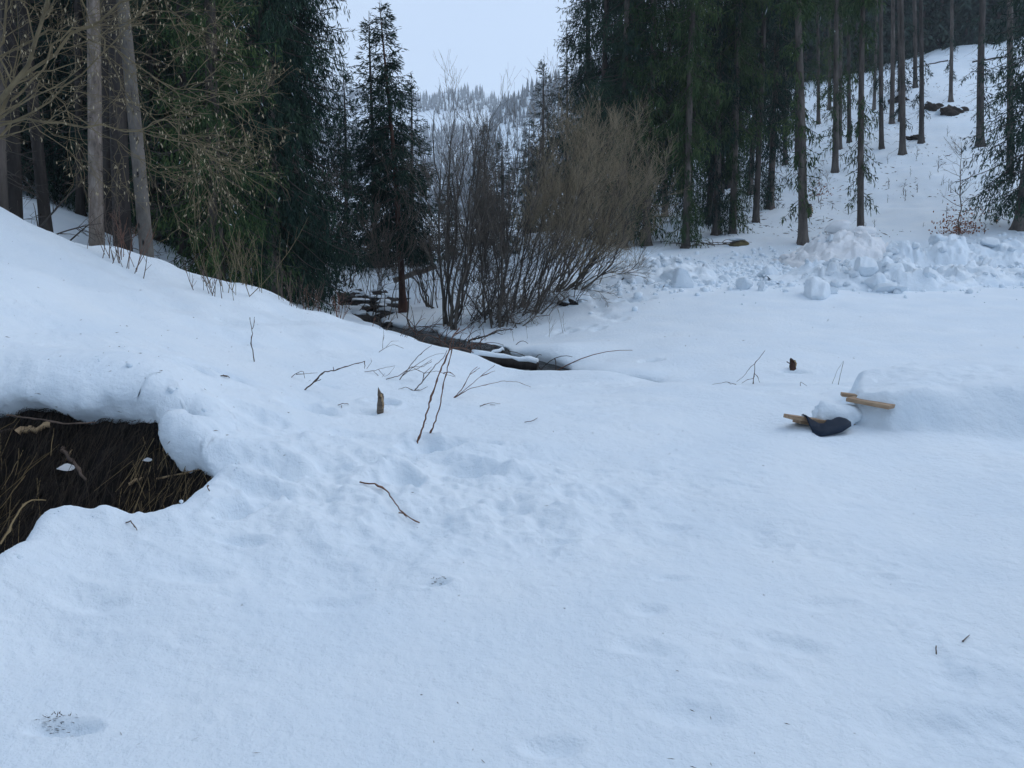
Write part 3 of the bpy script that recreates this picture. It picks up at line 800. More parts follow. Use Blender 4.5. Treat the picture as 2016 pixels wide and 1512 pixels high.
# --- bare stems beside the near bank
GL = 'bare spruce stems behind the snow bank'
for (u, v, u1, wpx, Y, bark, kind, lab) in (
        (17, 430, 4, 36, 11.8, M_BARK, K_TALL, 'thick spruce stem rising beside the hazel where the snow bank is highest'),
        (46, 440, 36, 27, 14.0, M_BARKDARK, K_TALL, 'dark damp spruce stem between the thick stem and the slim leaning one'),
        (110, 480, 62, 22, 14.5, M_BARKDARK, K_TALL, 'slim dark spruce stem leaning a little with snow slope showing beside it'),
        (203, 515, 192, 27, 13.6, M_BARKGREY, K_TALL, 'upright grey spruce stem with rough flaking bark on the crest of the bank'),
        (258, 550, 239, 34, 15.0, M_BARKDARK, K_TALL, 'thick dark spruce stem standing close behind two pale grey stems'),
        (304, 553, 256, 27, 13.9, M_BARKPALE, K_TALL, 'smooth pale grey leaning spruce stem dotted with dark knots'),
        (232, 520, 225, 20, 17.0, M_BARKDARK, K_TALL, None), (178, 480, 170, 16, 18.5, M_BARKDARK, K_TALL, None), (80, 380, 76, 11, 24.0, M_BARKDARK, K_TALL, None),
        (140, 430, 132, 14, 22.0, M_BARKDARK, K_TALL, None), (372, 500, 366, 18, 18.5, M_BARKDARK, K_TALL, None), (28, 380, 22, 15, 21.0, M_BARKDARK, K_TALL, None), (335, 470, 330, 15, 21.0, M_BARKDARK, K_TALL, None),
        (-70, 400, -95, 22, 15.0, M_BARKDARK, K_TALL, None), (290, 430, 284, 13, 25, M_BARKDARK, K_TALL, None), (410, 470, 405, 13, 24, M_BARKDARK, K_TALL, None)):
    p = GY(u, Y)
    s = wpx / FPX * Y / 0.34
    place(kind, p - np.array([0, 0, 0.15]), lab or 'dark spruce stem in the shade deep behind the snow bank', None if lab else 'shaded spruce stems behind the snow bank',
          s=max(0.95, min(1.25, s)), sxy=s, lean=(lean_to(u, v, u1, 0, Y), 0), bark=bark)
# --- dark weeping spruces down to the snow
for (u, Y, s, kind, lab) in ((440, 16.2, 0.85, K_WEEP2, 'green weeping spruce with branches hanging to the snow beside pale stems'),
                             (545, 18.6, 1.0, K_WEEP, 'big dark weeping spruce whose curtain of branches ends beside the stream gap'),
                             (588, 24.0, 1.05, K_WEEP, 'tall dark spruce behind the big weeping spruce, edge against the sky'),
                             (470, 21.0, 1.1, K_WEEP, 'dark spruce filling the gap behind the green weeping spruce'),
                             (370, 22.5, 1.1, K_WEEP, 'dark full-crowned spruce behind the pale leaning stem'),
                             (250, 25.0, 1.15, K_WEEP, None), (130, 27.0, 1.15, K_WEEP, None), (20, 29.0, 1.2, K_WEEP, None), (310, 31.0, 1.2, K_WEEP, None), (540, 33.0, 1.2, K_WEEP, None), (-90, 24.0, 1.1, K_WEEP, None), (190, 34.0, 1.3, K_WEEP, None), (60, 38, 1.3, K_WEEP, None), (160, 21.5, 1.0, K_WEEP, None), (330, 19.5, .9, K_WEEP, None), (40, 23, 1.0, K_WEEP, None), (230, 20.0, .95, K_WEEP, None), (-20, 19, 1.0, K_WEEP, None)):
    p = GY(u, Y)
    place(kind, p - np.array([0, 0, 0.1]), lab or 'full-crowned dark spruce deep in the wood behind the snow bank', None if lab else 'dark spruces deep behind the snow bank', s=s)
# --- the slim spruce beside the stream and the ones behind it
p = GY(797, 21.2); p[2] = P(797, 592, 21.2)[2]
place(K_CENTRE, p - np.array([0, 0, 0.1]), 'slim pointed spruce with reddish trunk standing alone by the stream', s=0.835, sxy=0.98, lean=(lean_to(797, 590, 752, 0, 21.2), 0), rz=1.0)
for (u, Y, s, sx, lab) in ((742, 36.0, 1.05, 1.4, 'dense bushy spruce just behind the slim pointed one'), (690, 37.0, 0.85, 1.1, 'young spruce between the big weeping spruce and the slim one'),
                       (818, 36.0, 0.78, 1.15, 'broad young spruce beside the willows, behind the slim one'), (955, 46.0, 0.66, 0.95, 'small conical spruce standing alone behind the tall willow stems'),
                       (1068, 50.0, 1.0, 1.25, 'conical spruce with sharp tip rising behind the willow crown'), (1112, 46.0, 1.05, 1.2, 'spruce with bare leader at the edge of the tall dark spruces'),
                       (1040, 58.0, 0.8, 1.1, 'small spruce far up the valley behind the conical one'),
                       (885, 40.0, 0.42, 0.9, 'stunted spruce behind the tall upright willow'), (990, 37.0, 0.5, 1.0, 'low broad spruce behind the spreading willow')):
    place(K_YOUNG, GY(u, Y) - np.array([0, 0, 0.1]), lab, s=s, sxy=sx)
# --- the edge of the wood beyond the field
GE = 'spruces at the foot of the wooded hillside'
edge = [(1180, 33.0, K_EDGE, 1.0, 14), (1150, 37.0, K_EDGE, 1.0, 14), (1222, 31.0, K_EDGE, .95, 14), (1239, 33.0, K_EDGE, .9, 11), (1268, 31.0, K_EDGE2, 1.0, 17), (1342, 30.0, K_EDGE2, 1.0, 13), (1347, 36.0, K_EDGE, 1.0, 12), (1389, 35.0, K_EDGE2, 1.0, 12), (1401, 32.0, K_EDGE2, 1.0, 9),
        (1432, 32.0, K_EDGE2, 1.05, 12), (1421, 46.0, K_EDGE, 1.1, 11), (1409, 44.0, K_FOREST, 1.0, 7), (1466, 41.0, K_EDGE2, 1.0, 8), (1478, 34.0, K_FOREST, 1.0, 10), (1505, 37.0, K_EDGE2, 1.0, 13), (1300, 39.0, K_EDGE, 1.05, 12), (1250, 42.0, K_EDGE, 1.1, 12), (1200, 44.0, K_EDGE, 1.15, 12), (1330, 47.0, K_EDGE, 1.1, 11)]
special = {(1342, 30.0): 'straight bare spruce trunk beside the heap of cut branches', (1268, 31.0): 'stout spruce with root swelling at the edge of the ploughed field', (1505, 37.0): 'thick straight spruce with green sprays above the mossy stump'}
for (u, Y, kind, s, wpx) in edge:
    sx = wpx / FPX * Y / 0.40
    place(kind, GY(u, Y) - np.array([0, 0, 0.1]), special.get((u, Y), 'tall dark spruce with boughs hanging low over the foot of the hillside' if kind is K_EDGE else 'tall spruce with bare lower trunk and short hanging sprays at the hillside foot'), None if (u, Y) in special else (GE if kind is K_EDGE else 'bare-trunked spruces at the foot of the hillside'), s=s, sxy=min(1.2, max(0.75, sx)), lean=(random.gauss(0, .012), random.gauss(0, .01)), needle=M_NEEDLEGREEN if (kind is not K_EDGE and random.random() < .5) else None)
# --- tall bare stems up the slope
GS = 'tall bare-stemmed spruces on the snowy slope'
slope = [(1530, 327, 9, 49), (1552, 333, 8, 48), (1570, 484, 18, 29), (1680, 466, 13, 30), (1625, 347, 12, 43), (1633, 300, 7, 49), (1650, 278, 8, 50), (1695, 233, 6, 58), (1713, 298, 9, 47),
         (1730, 250, 9, 53), (1746, 260, 6, 53), (1753, 306, 11, 45), (1742, 210, 7, 60), (1771, 177, 8, 60), (1788, 283, 9.5, 47), (1839, 207, 7, 55), (1900, 277, 14, 45), (1961, 345, 13, 39), (1590, 260, 7, 58), (1610, 235, 7, 62), (1500, 290, 8, 56), (1470, 300, 8, 58)]
sp2 = {1570: 'stout spruce with flared dark foot beside the big snow heap', 1680: 'slim straight spruce rising right behind the peak of the snow heap', 1900: 'bare brown spruce stem beside the earth bank with roots', 1839: 'thin dark spruce stem on the overhung earth bank',
       1753: 'spruce stem with broad flared foot halfway up the open slope', 1788: 'spruce stem with a low brown root mound at its foot', 1713: 'spruce stem with dark roots showing at its foot on the open slope'}
for (u, v, wpx, Y) in slope:
    p = GY(u, Y)
    sx = wpx / FPX * Y / 0.37
    kind = K_FOREST2 if u > 1700 else K_FOREST
    place(kind, p - np.array([0, 0, 0.1]), sp2.get(u, 'straight spruce stem with green sprays among the crowded trees on the slope' if u < 1700 else 'clean bare spruce stem standing on the open snowy part of the slope'), None if u in sp2 else (GS if u > 1700 else 'spruce stems with green sprays on the slope'), s=1.0 if u < 1700 else 1.12, sxy=min(1.35, max(0.6, sx)), lean=(lean_to(u, v, u + 1, v - 200, Y) + random.gauss(0, .012), random.gauss(0, .01)), needle=M_NEEDLEGREEN if u < 1700 else None)
place(K_SKIRT, GY(1987, 29.0) - np.array([0, 0, 0.1]), 'spruce with drooping branches down to the snow behind the heaps', s=1.0, sxy=1.1, lean=(.05, 0))
place(K_SKIRT, GY(2120, 31.0) - np.array([0, 0, 0.1]), 'spruce with drooping skirt beyond the last snow heap', s=1.0)
# --- dense young wood along the top of the slope
for k in range(64):
    u = 1440 + (k % 32) * 21 + random.uniform(-8, 8); Y = (77 if k < 32 else 84) + random.uniform(0, 5)
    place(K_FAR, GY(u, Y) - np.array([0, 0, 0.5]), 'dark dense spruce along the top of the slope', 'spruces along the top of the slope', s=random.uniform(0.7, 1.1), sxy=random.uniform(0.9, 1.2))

# --- unseen spruces round and behind the camera, added to shade the near snow
for (x, y, s) in ((-9, -6, 1.0), (-5.5, -11, 1.1), (-1.5, -12.5, 1.0), (2.5, -11.5, 1.1), (7.5, -12, 1.0), (13, -8, 1.1), (-13, 0, 1.0), (0, -17, 1.2), (5, -17, 1.2), (-6, -17, 1.2), (11, -15, 1.2)):
    place(K_EDGE, (x, y, hz(x, y) - 0.1), 'unseen dark spruce added out of view to shade the near snow', 'unseen spruces added to shade the near snow', s=s)
# ------------------------------------------------------------------ bare shrubs
UPV = np.array([[0, 0, 1.0]])
def spawn(C, R, n, t0, t1, L0, L1, ang, up, N, g, sag=-0.05, wig=0.03, taper=0.25, rmin=0.0022, rk=0.62):
    idx = np.repeat(np.arange(len(C)), n)
    t = g.uniform(t0, t1, len(idx))
    q, ax = at_t(C, idx, t)
    perp = norm(np.cross(ax, g.normal(size=(len(idx), 3))))
    a = np.radians(np.clip(g.normal(ang, 10, len(idx)), 8, 80))[:, None]
    d = norm(ax * np.cos(a) + perp * np.sin(a) + UPV * up)
    L = g.uniform(L0, L1, len(idx)) * (1.15 - 0.5 * t)
    C2 = curve_pts(q, d, L, N, sag, 0.0, g, wig)
    i = np.minimum((t * (C.shape[1] - 1)).astype(int), C.shape[1] - 1)
    r0 = np.maximum(R[idx, i] * rk, rmin * 1.4)
    R2 = np.maximum(r0[:, None] * np.linspace(1, taper, N)[None], rmin)
    return C2, R2, idx
def bezier(p0, p1, p2, N):
    t = np.linspace(0, 1, N)[:, None]
    return (1 - t) ** 2 * p0 + 2 * t * (1 - t) * p1 + t * t * p2
def shrub(name, root, stems, label, cat, group, g, mat, tmat, lv=((9, 1.0, 2.0), (7, .4, .9), (4, .22, .5)), up=0.25, rmin=0.0028, sides=5, stem_name='stem', ang=(30, 32, 34)):
    """stems: list of (points (N,3), base radius)"""
    t = thing(name, root, label, cat, group)
    root = np.asarray(root)
    for (pts, r0) in stems:
        C = (pts - root)[None]; N = C.shape[1]
        C[:, 1:-1] += g.normal(size=(1, N - 2, 3)) * 0.035
        R = (r0 * np.linspace(1, 0.28, N) ** 1.1)[None]
        R[0, 0] *= 1.25
        parts = [tubes(C, R, sides)]
        C1, R1, _ = spawn(C, R, lv[0][0], .22, .98, lv[0][1], lv[0][2], ang[0], up, 5, g, rmin=rmin * 1.5)
        parts.append(tubes(C1, R1, 4))
        V, F = join(parts)
        so = link(stem_name, make_mesh(stem_name, V, F, mat), t)
        tp = []
        Cp, Rp = C1, R1
        for k, (n, a, b) in enumerate(lv[1:]):
            Cq, Rq, _ = spawn(Cp, Rp, n, .15, 1.0, a, b, ang[k + 1], up, 4 if k == 0 else 3, g, rmin=rmin, wig=0.04)
            tp.append(tubes(Cq, Rq, 3)); Cp, Rp = Cq, Rq
        V, F = join(tp)
        o = link('twigs', make_mesh('twigs', V, F, tmat), so); o['kind'] = 'stuff'
    return t
def px_stem(u0, v0, u1, v1, Y, dY, g, bow=0.0, N=9):
    a = P(u0, v0, Y); b = P(u1, v1, Y + dY)
    a[2] = min(a[2], hz(a[0], a[1]) + 0.02) - 0.05
    m = a * 0.5 + b * 0.5 + np.array([-(b[0] - a[0]) * 0.12 + g.normal() * .12, g.normal() * 0.15, bow + g.normal() * .1])
    return bezier(a, m, b, N)
gw = np.random.default_rng(77)
U = gw.uniform
def clump(n, ub, vb, ut, vt, Y, dY, r, bow=0.0, mixk=0.45):
    """a willow foot: stems leave a tight stool, cross one another and arch outwards"""
    S = []
    for k in range(n):
        f = (k + gw.random()) / n
        fb = mixk * f + (1 - mixk) * gw.random()
        u0 = ub[0] + (ub[1] - ub[0]) * fb
        u1 = ut[0] + (ut[1] - ut[0]) * np.clip(0.7 * f + 0.3 * gw.random(), 0, 1)
        fv = (u1 - ut[0]) / (ut[1] - ut[0])
        v1 = vt[0] + (vt[1] - vt[0]) * fv + gw.uniform(-30, 130) * (1 if gw.random() < .7 else 1.6)
        v0 = U(*vb)
        a = P(u0, v0, Y + gw.uniform(-.5, .5)); b = P(u1, v1, Y + gw.uniform(-dY, dY))
        a[2] = min(a[2], hz(a[0], a[1]) + .02) - .05
        d = b - a
        sd = gw.uniform(-.22, .30)
        m1 = a + d * .33 + np.array([d[0] * sd + gw.normal() * .16, gw.normal() * .25, -abs(d[0]) * .10 + gw.normal() * .10 + bow])
        m2 = a + d * .68 + np.array([d[0] * sd * .7 + gw.normal() * .22, gw.normal() * .25, gw.normal() * .12 + bow])
        t = np.linspace(0, 1, 11)[:, None]
        C = (1 - t) ** 3 * a + 3 * t * (1 - t) ** 2 * m1 + 3 * t * t * (1 - t) * m2 + t ** 3 * b
        S.append((C, gw.uniform(*r)))
    return S
WG = None
S = clump(13, (868, 905), (626, 640), (838, 985), (195, 190), 18.3, 1.0, (.016, .040))
shrub('willow_shrub', P(885, 638, 18.3), S, 'tall upright dark willow with many thin stems beside the stream bend', 'willow', WG, gw, M_WILLOW, M_DARKTWIG, lv=((8, .7, 1.9), (4, .35, .9), (2, .2, .5)), rmin=.0022)
S = clump(14, (940, 1000), (626, 640), (890, 1130), (230, 200), 18.4, 1.1, (.014, .036))
shrub('willow_shrub', P(972, 640, 18.4), S, 'dark spreading willow whose crooked stems fork against the snowy hill', 'willow', WG, gw, M_WILLOW, M_DARKTWIG, lv=((8, .6, 1.8), (4, .35, .9), (2, .2, .5)), rmin=.0022)
S = clump(19, (1005, 1075), (590, 625), (1030, 1250), (215, 290), 19.3, 1.3, (.013, .032))
shrub('willow_shrub', P(1045, 612, 19.3), S, 'big brown willow with a dense rounded crown of fine twigs', 'willow', WG, gw, M_WILLOW, M_WILLOWTWIG, lv=((9, .6, 1.5), (6, .35, .85), (4, .2, .5)), rmin=.002, ang=(34, 36, 38))
S = clump(20, (1075, 1140), (552, 580), (1110, 1345), (225, 345), 20.3, 1.3, (.013, .032), bow=-0.12)
shrub('willow_shrub', P(1110, 572, 20.3), S, 'yellow-brown willow leaning far out over the snowy field', 'willow', WG, gw, M_WILLOW, M_WILLOWTWIG, lv=((9, .6, 1.4), (6, .35, .85), (4, .2, .5)), rmin=.002, ang=(34, 36, 38))
S = clump(26, (865, 1080), (600, 642), (830, 1180), (540, 480), 18.2, 1.0, (.007, .015), bow=0.08, mixk=.2)
shrub('willow_shrub', P(960, 640, 18.0), S, 'low tangle of thin dark willow shoots round the thick stems', 'willow', WG, gw, M_WILLOW, M_DARKTWIG, lv=((6, .3, .8), (3, .2, .45), (2, .12, .25)), ang=(45, 45, 45), up=.1)
S = clump(22, (870, 1090), (585, 636), (850, 1190), (420, 380), 19.0, 1.0, (.010, .022), bow=0.02, mixk=.5)
shrub('willow_shrub', P(985, 630, 19.0), S, 'dense dark thicket of willow shoots filling the middle of the clump', 'willow', WG, gw, M_WILLOW, M_DARKTWIG, lv=((8, .5, 1.1), (4, .3, .7), (2, .15, .35)), ang=(40, 42, 42), up=.15)
S = clump(16, (880, 1010), (520, 545), (850, 1030), (380, 360), 27.0, 1.5, (.012, .024))
shrub('streamside_bush', P(945, 540, 27.0), S, 'grey bare bush behind the willows towards the valley', 'bush', WG, gw, M_WILLOW, M_DARKTWIG, lv=((8, .6, 1.3), (5, .35, .8), (3, .2, .4)))
# behind the stream
S = clump(12, (655, 700), (545, 556), (600, 760), (420, 400), 30.5, 1.5, (.018, .035))
shrub('streamside_bush', P(680, 556, 30.5), S, 'dark bare bush on the snow hump behind the stony pool', 'bush', WG, gw, M_WILLOW, M_DARKTWIG, lv=((7, .7, 1.4), (5, .35, .8), (2, .2, .4)))
S = clump(7, (725, 760), (535, 545), (690, 800), (430, 410), 33, 1.5, (.02, .035))
shrub('streamside_bush', P(745, 545, 33), S, 'bare bush with few dark stems beside the reddish trunk', 'bush', WG, gw, M_WILLOW, M_DARKTWIG, lv=((7, .6, 1.3), (4, .35, .8), (2, .2, .4)))
S = clump(9, (835, 862), (572, 585), (770, 860), (330, 400), 22, .8, (.012, .024))
shrub('streamside_bush', P(848, 585, 22), S, 'thin bare bush between the reddish trunk and the willows', 'bush', WG, gw, M_WILLOW, M_DARKTWIG, lv=((8, .5, 1.2), (5, .3, .7), (3, .2, .4)))
S = clump(10, (600, 660), (560, 590), (560, 700), (330, 300), 24, 1.2, (.012, .022))
shrub('streamside_bush', P(630, 590, 24), S, 'wispy grey-green bush in front of the dark spruces by the stream', 'bush', WG, gw, M_WILLOW, M_DARKTWIG, lv=((8, .6, 1.3), (5, .35, .8), (3, .2, .4)))
S = clump(8, (690, 800), (610, 640), (700, 830), (360, 330), 20, 1.0, (.008, .016))
shrub('streamside_bush', P(745, 630, 20), S, 'spindly bush of long thin stems standing at the stony pool', 'bush', WG, gw, M_WILLOW, M_DARKTWIG, lv=((7, .4, 1.0), (4, .3, .6), (2, .2, .4)))
# thin young stems by the stream
for (u0, v0, u1, v1, Y, r, lab) in ((808, 642, 805, 470, 18.6, .022, 'straight dark sapling on the snow spit beside the stream'), (1305 - 295, 640, 965, 610, 17.2, .009, None)):
    if lab:
        S = [(px_stem(u0, v0, u1, v1, Y, 0, gw), r)]
        shrub('sapling', P(u0, v0, Y), S, lab, 'sapling', None, gw, M_WILLOW, M_DARKTWIG, lv=((6, .3, .7), (3, .2, .4), (2, .1, .2)), stem_name='sapling_stem')
# drooping stem reaching out over the field
S = [(px_stem(1130, 560, 1215, 500, 19.8, -.3, gw, .1), .014), (px_stem(1128, 562, 1290, 540, 19.6, -.4, gw, .55), .011), (px_stem(1135, 562, 1195, 590, 19.3, -.6, gw, .8), .010), (px_stem(1140, 560, 1170, 470, 20.2, .2, gw), .012)]
shrub('willow_shrub', P(1132, 562, 19.8), S, 'few low willow shoots arching down over the field edge', 'willow', WG, gw, M_WILLOW, M_DARKTWIG, lv=((6, .3, .7), (3, .2, .4), (2, .1, .25)))

# ------------------------------------------------------------------ hazel hung with catkins over the near bank
def hazel():
    g = np.random.default_rng(5)
    base = GY(-95, 9.3) ; base[2] -= 0.2
    t = thing('hazel_shrub', base, 'bare hazel with pale crooked branches hung with small catkins', 'hazel')
    Y = 9.2
    main = [[(-60, 330), (-10, 215), (40, 140), (85, 60), (110, -60)], [(-50, 300), (10, 190), (60, 140), (110, 95), (150, 60), (240, 10), (330, -20)], [(-60, 260), (-15, 130), (10, 60), (20, -40)], [(-40, 330), (25, 232), (70, 225), (105, 190), (190, 120), (280, 20)],
            [(-60, 270), (25, 238), (90, 232), (190, 248), (250, 258), (330, 275), (420, 290)], [(20, 200), (80, 140), (105, 85), (150, 50), (230, 55), (300, 20)], [(-20, 120), (100, 55), (175, 80), (260, 125), (330, 165), (400, 200), (470, 195), (510, 200)],
            [(60, 140), (130, 210), (200, 260), (270, 310), (330, 350)], [(250, 258), (330, 240), (400, 300), (440, 330)], [(300, 150), (360, 175), (430, 185), (500, 225)], [(150, -20), (190, 60), (215, 120), (260, 200), (330, 260), (400, 330)], [(300, -30), (370, 60), (440, 50)]]
    rad = [.045, .030, .032, .018, .016, .013, .013, .009, .008, .007, .009, .007]
    cat_b, cat_d = [], []
    for k, (pl, r0) in enumerate(zip(main, rad)):
        yy = Y + (k % 4 - 1.5) * 0.25
        pts = np.array([P(u, v, yy + j * (0.10 if k not in (0, 2) else 0)) for j, (u, v) in enumerate(pl)])
        if k in (0, 1, 2, 3): pts = np.concatenate([[base + np.array([0.1 * k, 0, 0])], pts])
        # resample
        s = np.concatenate([[0], np.cumsum(np.linalg.norm(np.diff(pts, axis=0), axis=1))]); q = np.linspace(0, s[-1], 14)
        C = np.stack([np.interp(q, s, pts[:, i]) for i in range(3)], 1)[None] - base
        C[:, 1:-1] += g.normal(size=(1, 12, 3)) * 0.025
        R = (r0 * np.linspace(1, .3, 14))[None]
        parts = [tubes(C, R, 7)]
        C1, R1, _ = spawn(C, R, 11, .2, 1, .5, 1.3, 42, .05, 7, g, sag=0.05, wig=.07, rmin=.003, rk=.42)
        parts.append(tubes(C1, R1, 5))
        V, F = join(parts)
        so = link('branch', make_mesh('branch', V, F, M_HAZEL), t)
        C2, R2, _ = spawn(C1, R1, 5, .2, 1, .2, .6, 45, .05, 5, g, sag=0.05, wig=.08, rmin=.0020)
        C3, R3, _ = spawn(C2, R2, 3, .3, 1, .08, .25, 45, 0.0, 4, g, sag=0.05, wig=.08, rmin=.0015)
        V, F = join([tubes(C2, R2, 4), tubes(C3, R3, 3)])
        o = link('twigs', make_mesh('twigs', V, F, M_HAZEL), so); o['kind'] = 'stuff'
        nn = 75
        i = g.integers(0, len(C3), nn); q, _ = at_t(C3, i, g.uniform(.3, 1, nn))
        d = np.stack([g.normal(size=nn) * .2, g.normal(size=nn) * .2, -np.ones(nn)], 1)
        Cc = curve_pts(q, norm(d), g.uniform(.02, .045, nn), 3, 0, 0, g)
        V, F = tubes(Cc, np.array([[.003, .006, .002]]) * np.ones((nn, 1)), 4)
        o = link('catkins', make_mesh('catkins', V, F, M_CATKIN), so); o['kind'] = 'stuff'
hazel()

# ------------------------------------------------------------------ dry stems along the crest of the near bank
def stalks(name, u, v, n, hpx, spread, lab, cat, mat=M_TWIG, Yoff=0.3, r=.006, lean=0.0):
    p = G(u, v)
    Y = p[1] + Yoff
    b0 = GY(u, Y)
    t = thing(name, b0, lab, cat)
    for k in range(n):
        du = gw.normal() * spread; hh = (1.45 * hpx * gw.uniform(.5, 1.15) / FPX * Y) + max(0.0, p[2] + (Y - p[1]) * (p[2] - EYE) / p[1] - b0[2]) * .9
        b = GY(u + du, Y + gw.normal() * .12); b[2] -= .05
        tip = b + np.array([gw.normal() * .25 * hh + lean * hh, gw.normal() * .15 * hh, hh])
        m = (b + tip) / 2 + gw.normal(size=3) * hh * .08
        C = bezier(b, m, tip, 6)[None] - b0
        R = (r * gw.uniform(.6, 1.1) * np.linspace(1, .4, 6))[None]
        parts = [tubes(C, R, 5)]
        C1, R1, _ = spawn(C, R, 4, .3, .95, hh * .15, hh * .45, 32, .1, 4, gw, rmin=.002)
        parts.append(tubes(C1, R1, 4))
        V, F = join(parts)
        link('stalk', make_mesh('stalk', V, F, mat), t)
    return t
stalks('dry_shrub', 228, 530, 14, 85, 30, 'dry bare twigs standing between the two pale stems', 'dry shrub', M_TWIG)
stalks('dry_shrub', 262, 548, 8, 70, 14, 'short dry twigs at the foot of the thick dark stem', 'dry shrub', M_CANE)
stalks('dry_shrub', 460, 600, 14, 110, 26, 'pale dry shrub with upright forked twigs before the green spruce', 'dry shrub', M_HAZEL, .8)
stalks('dry_shrub', 500, 595, 12, 70, 22, 'dry yellowish shrub on the hump of the bank', 'dry shrub', M_HAZEL, .9)
stalks('dry_shrub', 410, 600, 10, 45, 22, 'low dry stems round the fallen dark branch', 'dry shrub', M_TWIG, .7)
stalks('dry_shrub', 600, 632, 16, 50, 30, 'low brown stems along the bank towards the stream', 'dry shrub', M_TWIG, .8)
stalks('dry_shrub', 650, 640, 14, 40, 24, 'thin rusty stems just before the stream', 'dry shrub', M_CANE, 1.2)
stalks('dry_shrub', 800, 668, 12, 40, 45, 'scrubby brown stems hanging along the stream bank', 'dry shrub', M_TWIG, 1.6, lean=.4)
stalks('dry_shrub', 700, 545, 26, 60, 45, 'dense fine upright stems on the snow hump behind the pool', 'dry shrub', M_DARKTWIG, -1.0, r=.007)
stalks('dry_shrub', 840, 600, 16, 45, 20, 'reddish-brown brushwood beside the dark willow foot', 'dry shrub', M_CANE, 0.5, r=.008)
stalks('dry_shrub', 1040, 668, 10, 40, 70, 'sparse thin stems poking from the snow under the willows', 'dry shrub', M_DARKTWIG, 0, r=.004)
# dead branches between the shaded stems on the crest
for (u0, v0, u1, v1, Y, r, lab) in ((375, 598, 430, 568, 13.4, .03, 'dark fallen branch lying on the crest by the pale dry shrub'), (405, 610, 428, 570, 13.3, .025, 'second dark fallen branch propped against the first'),
                                    (60, 470, 190, 330, 13.5, .02, 'dead dark branch slanting between the shaded stems'), (105, 505, 230, 400, 14.2, .018, 'dead twiggy branch lying low between grey and slim stems'), (90, 470, 200, 440, 13.0, .016, 'thin dead branch reaching over the bank crest')):
    a, b = P(u0, v0, Y), P(u1, v1, Y + .4)
    C = bezier(a, (a + b) / 2 + np.array([0, 0, .08]), b, 8)[None] - a
    R = (r * np.linspace(1, .35, 8))[None]
    C1, R1, _ = spawn(C, R, 9, .1, .95, .25, .7, 50, 0, 5, gw, sag=.1, rmin=.004)
    V, F = join([tubes(C, R, 6), tubes(C1, R1, 4)])
    tag(link('fallen_branch', make_mesh('fallen_branch', V, F, M_DEADWOOD), None, a), lab, 'branch')
# ------------------------------------------------------------------ heaps of ploughed snow
import bmesh
def ico(sub=2):
    bm = bmesh.new(); bmesh.ops.create_icosphere(bm, subdivisions=sub, radius=1.0)
    V = np.array([v.co[:] for v in bm.verts]); F = np.array([[v.index for v in f.verts] for f in bm.faces]); bm.free()
    return V, F
ICO3 = ico(4); ICO2 = ico(1)
def noise3(p, scale, seed): return fbm(p[:, 0] + p[:, 2] * .71, p[:, 1] - p[:, 2] * .53, scale, 3, seed)
def block(seed, planes=10, lo=.55, hi=.85, rough=.10, icos=ICO3):
    g = np.random.default_rng(seed); V = icos[0].copy()
    for _ in range(planes):
        n = norm(g.normal(size=3)); d = g.uniform(lo, hi)
        s = V @ n; k = s > d
        V[k] -= n[None] * ((s[k] - d) * .93)[:, None]
    V += norm(V) * (rough * noise3(V, .5, seed) * 2 + rough * .6 * noise3(V, .18, seed + 3))[:, None]
    return V, icos[1]
CHUNKS = [make_mesh('snow_chunk', *block(300 + k, planes=9 + k % 4), M_SNOWCHUNK) for k in range(7)]
CHUNKS_D = [make_mesh('soiled_chunk', *block(340 + k, planes=9, rough=.09), M_SNOWDIRTY) for k in range(3)]
gh = np.random.default_rng(21)
def chunk(p, sx, sy, sz, label, group=None, dirty=False, rot=None, which=None, sink=.25):
    me = (CHUNKS_D if dirty else CHUNKS)[(gh.integers(0, 3 if dirty else 7) if which is None else which)]
    o = link('snow_chunk', me, None, (p[0], p[1], p[2] + sz * (1 - 2 * sink) * .5 if False else p[2] + sz * (.62 - sink)))
    o.scale = (sx, sy, sz)
    o.rotation_euler = rot if rot is not None else (gh.normal() * .25, gh.normal() * .25, gh.random() * 6.28)
    return tag(o, label, 'snow chunk', group)
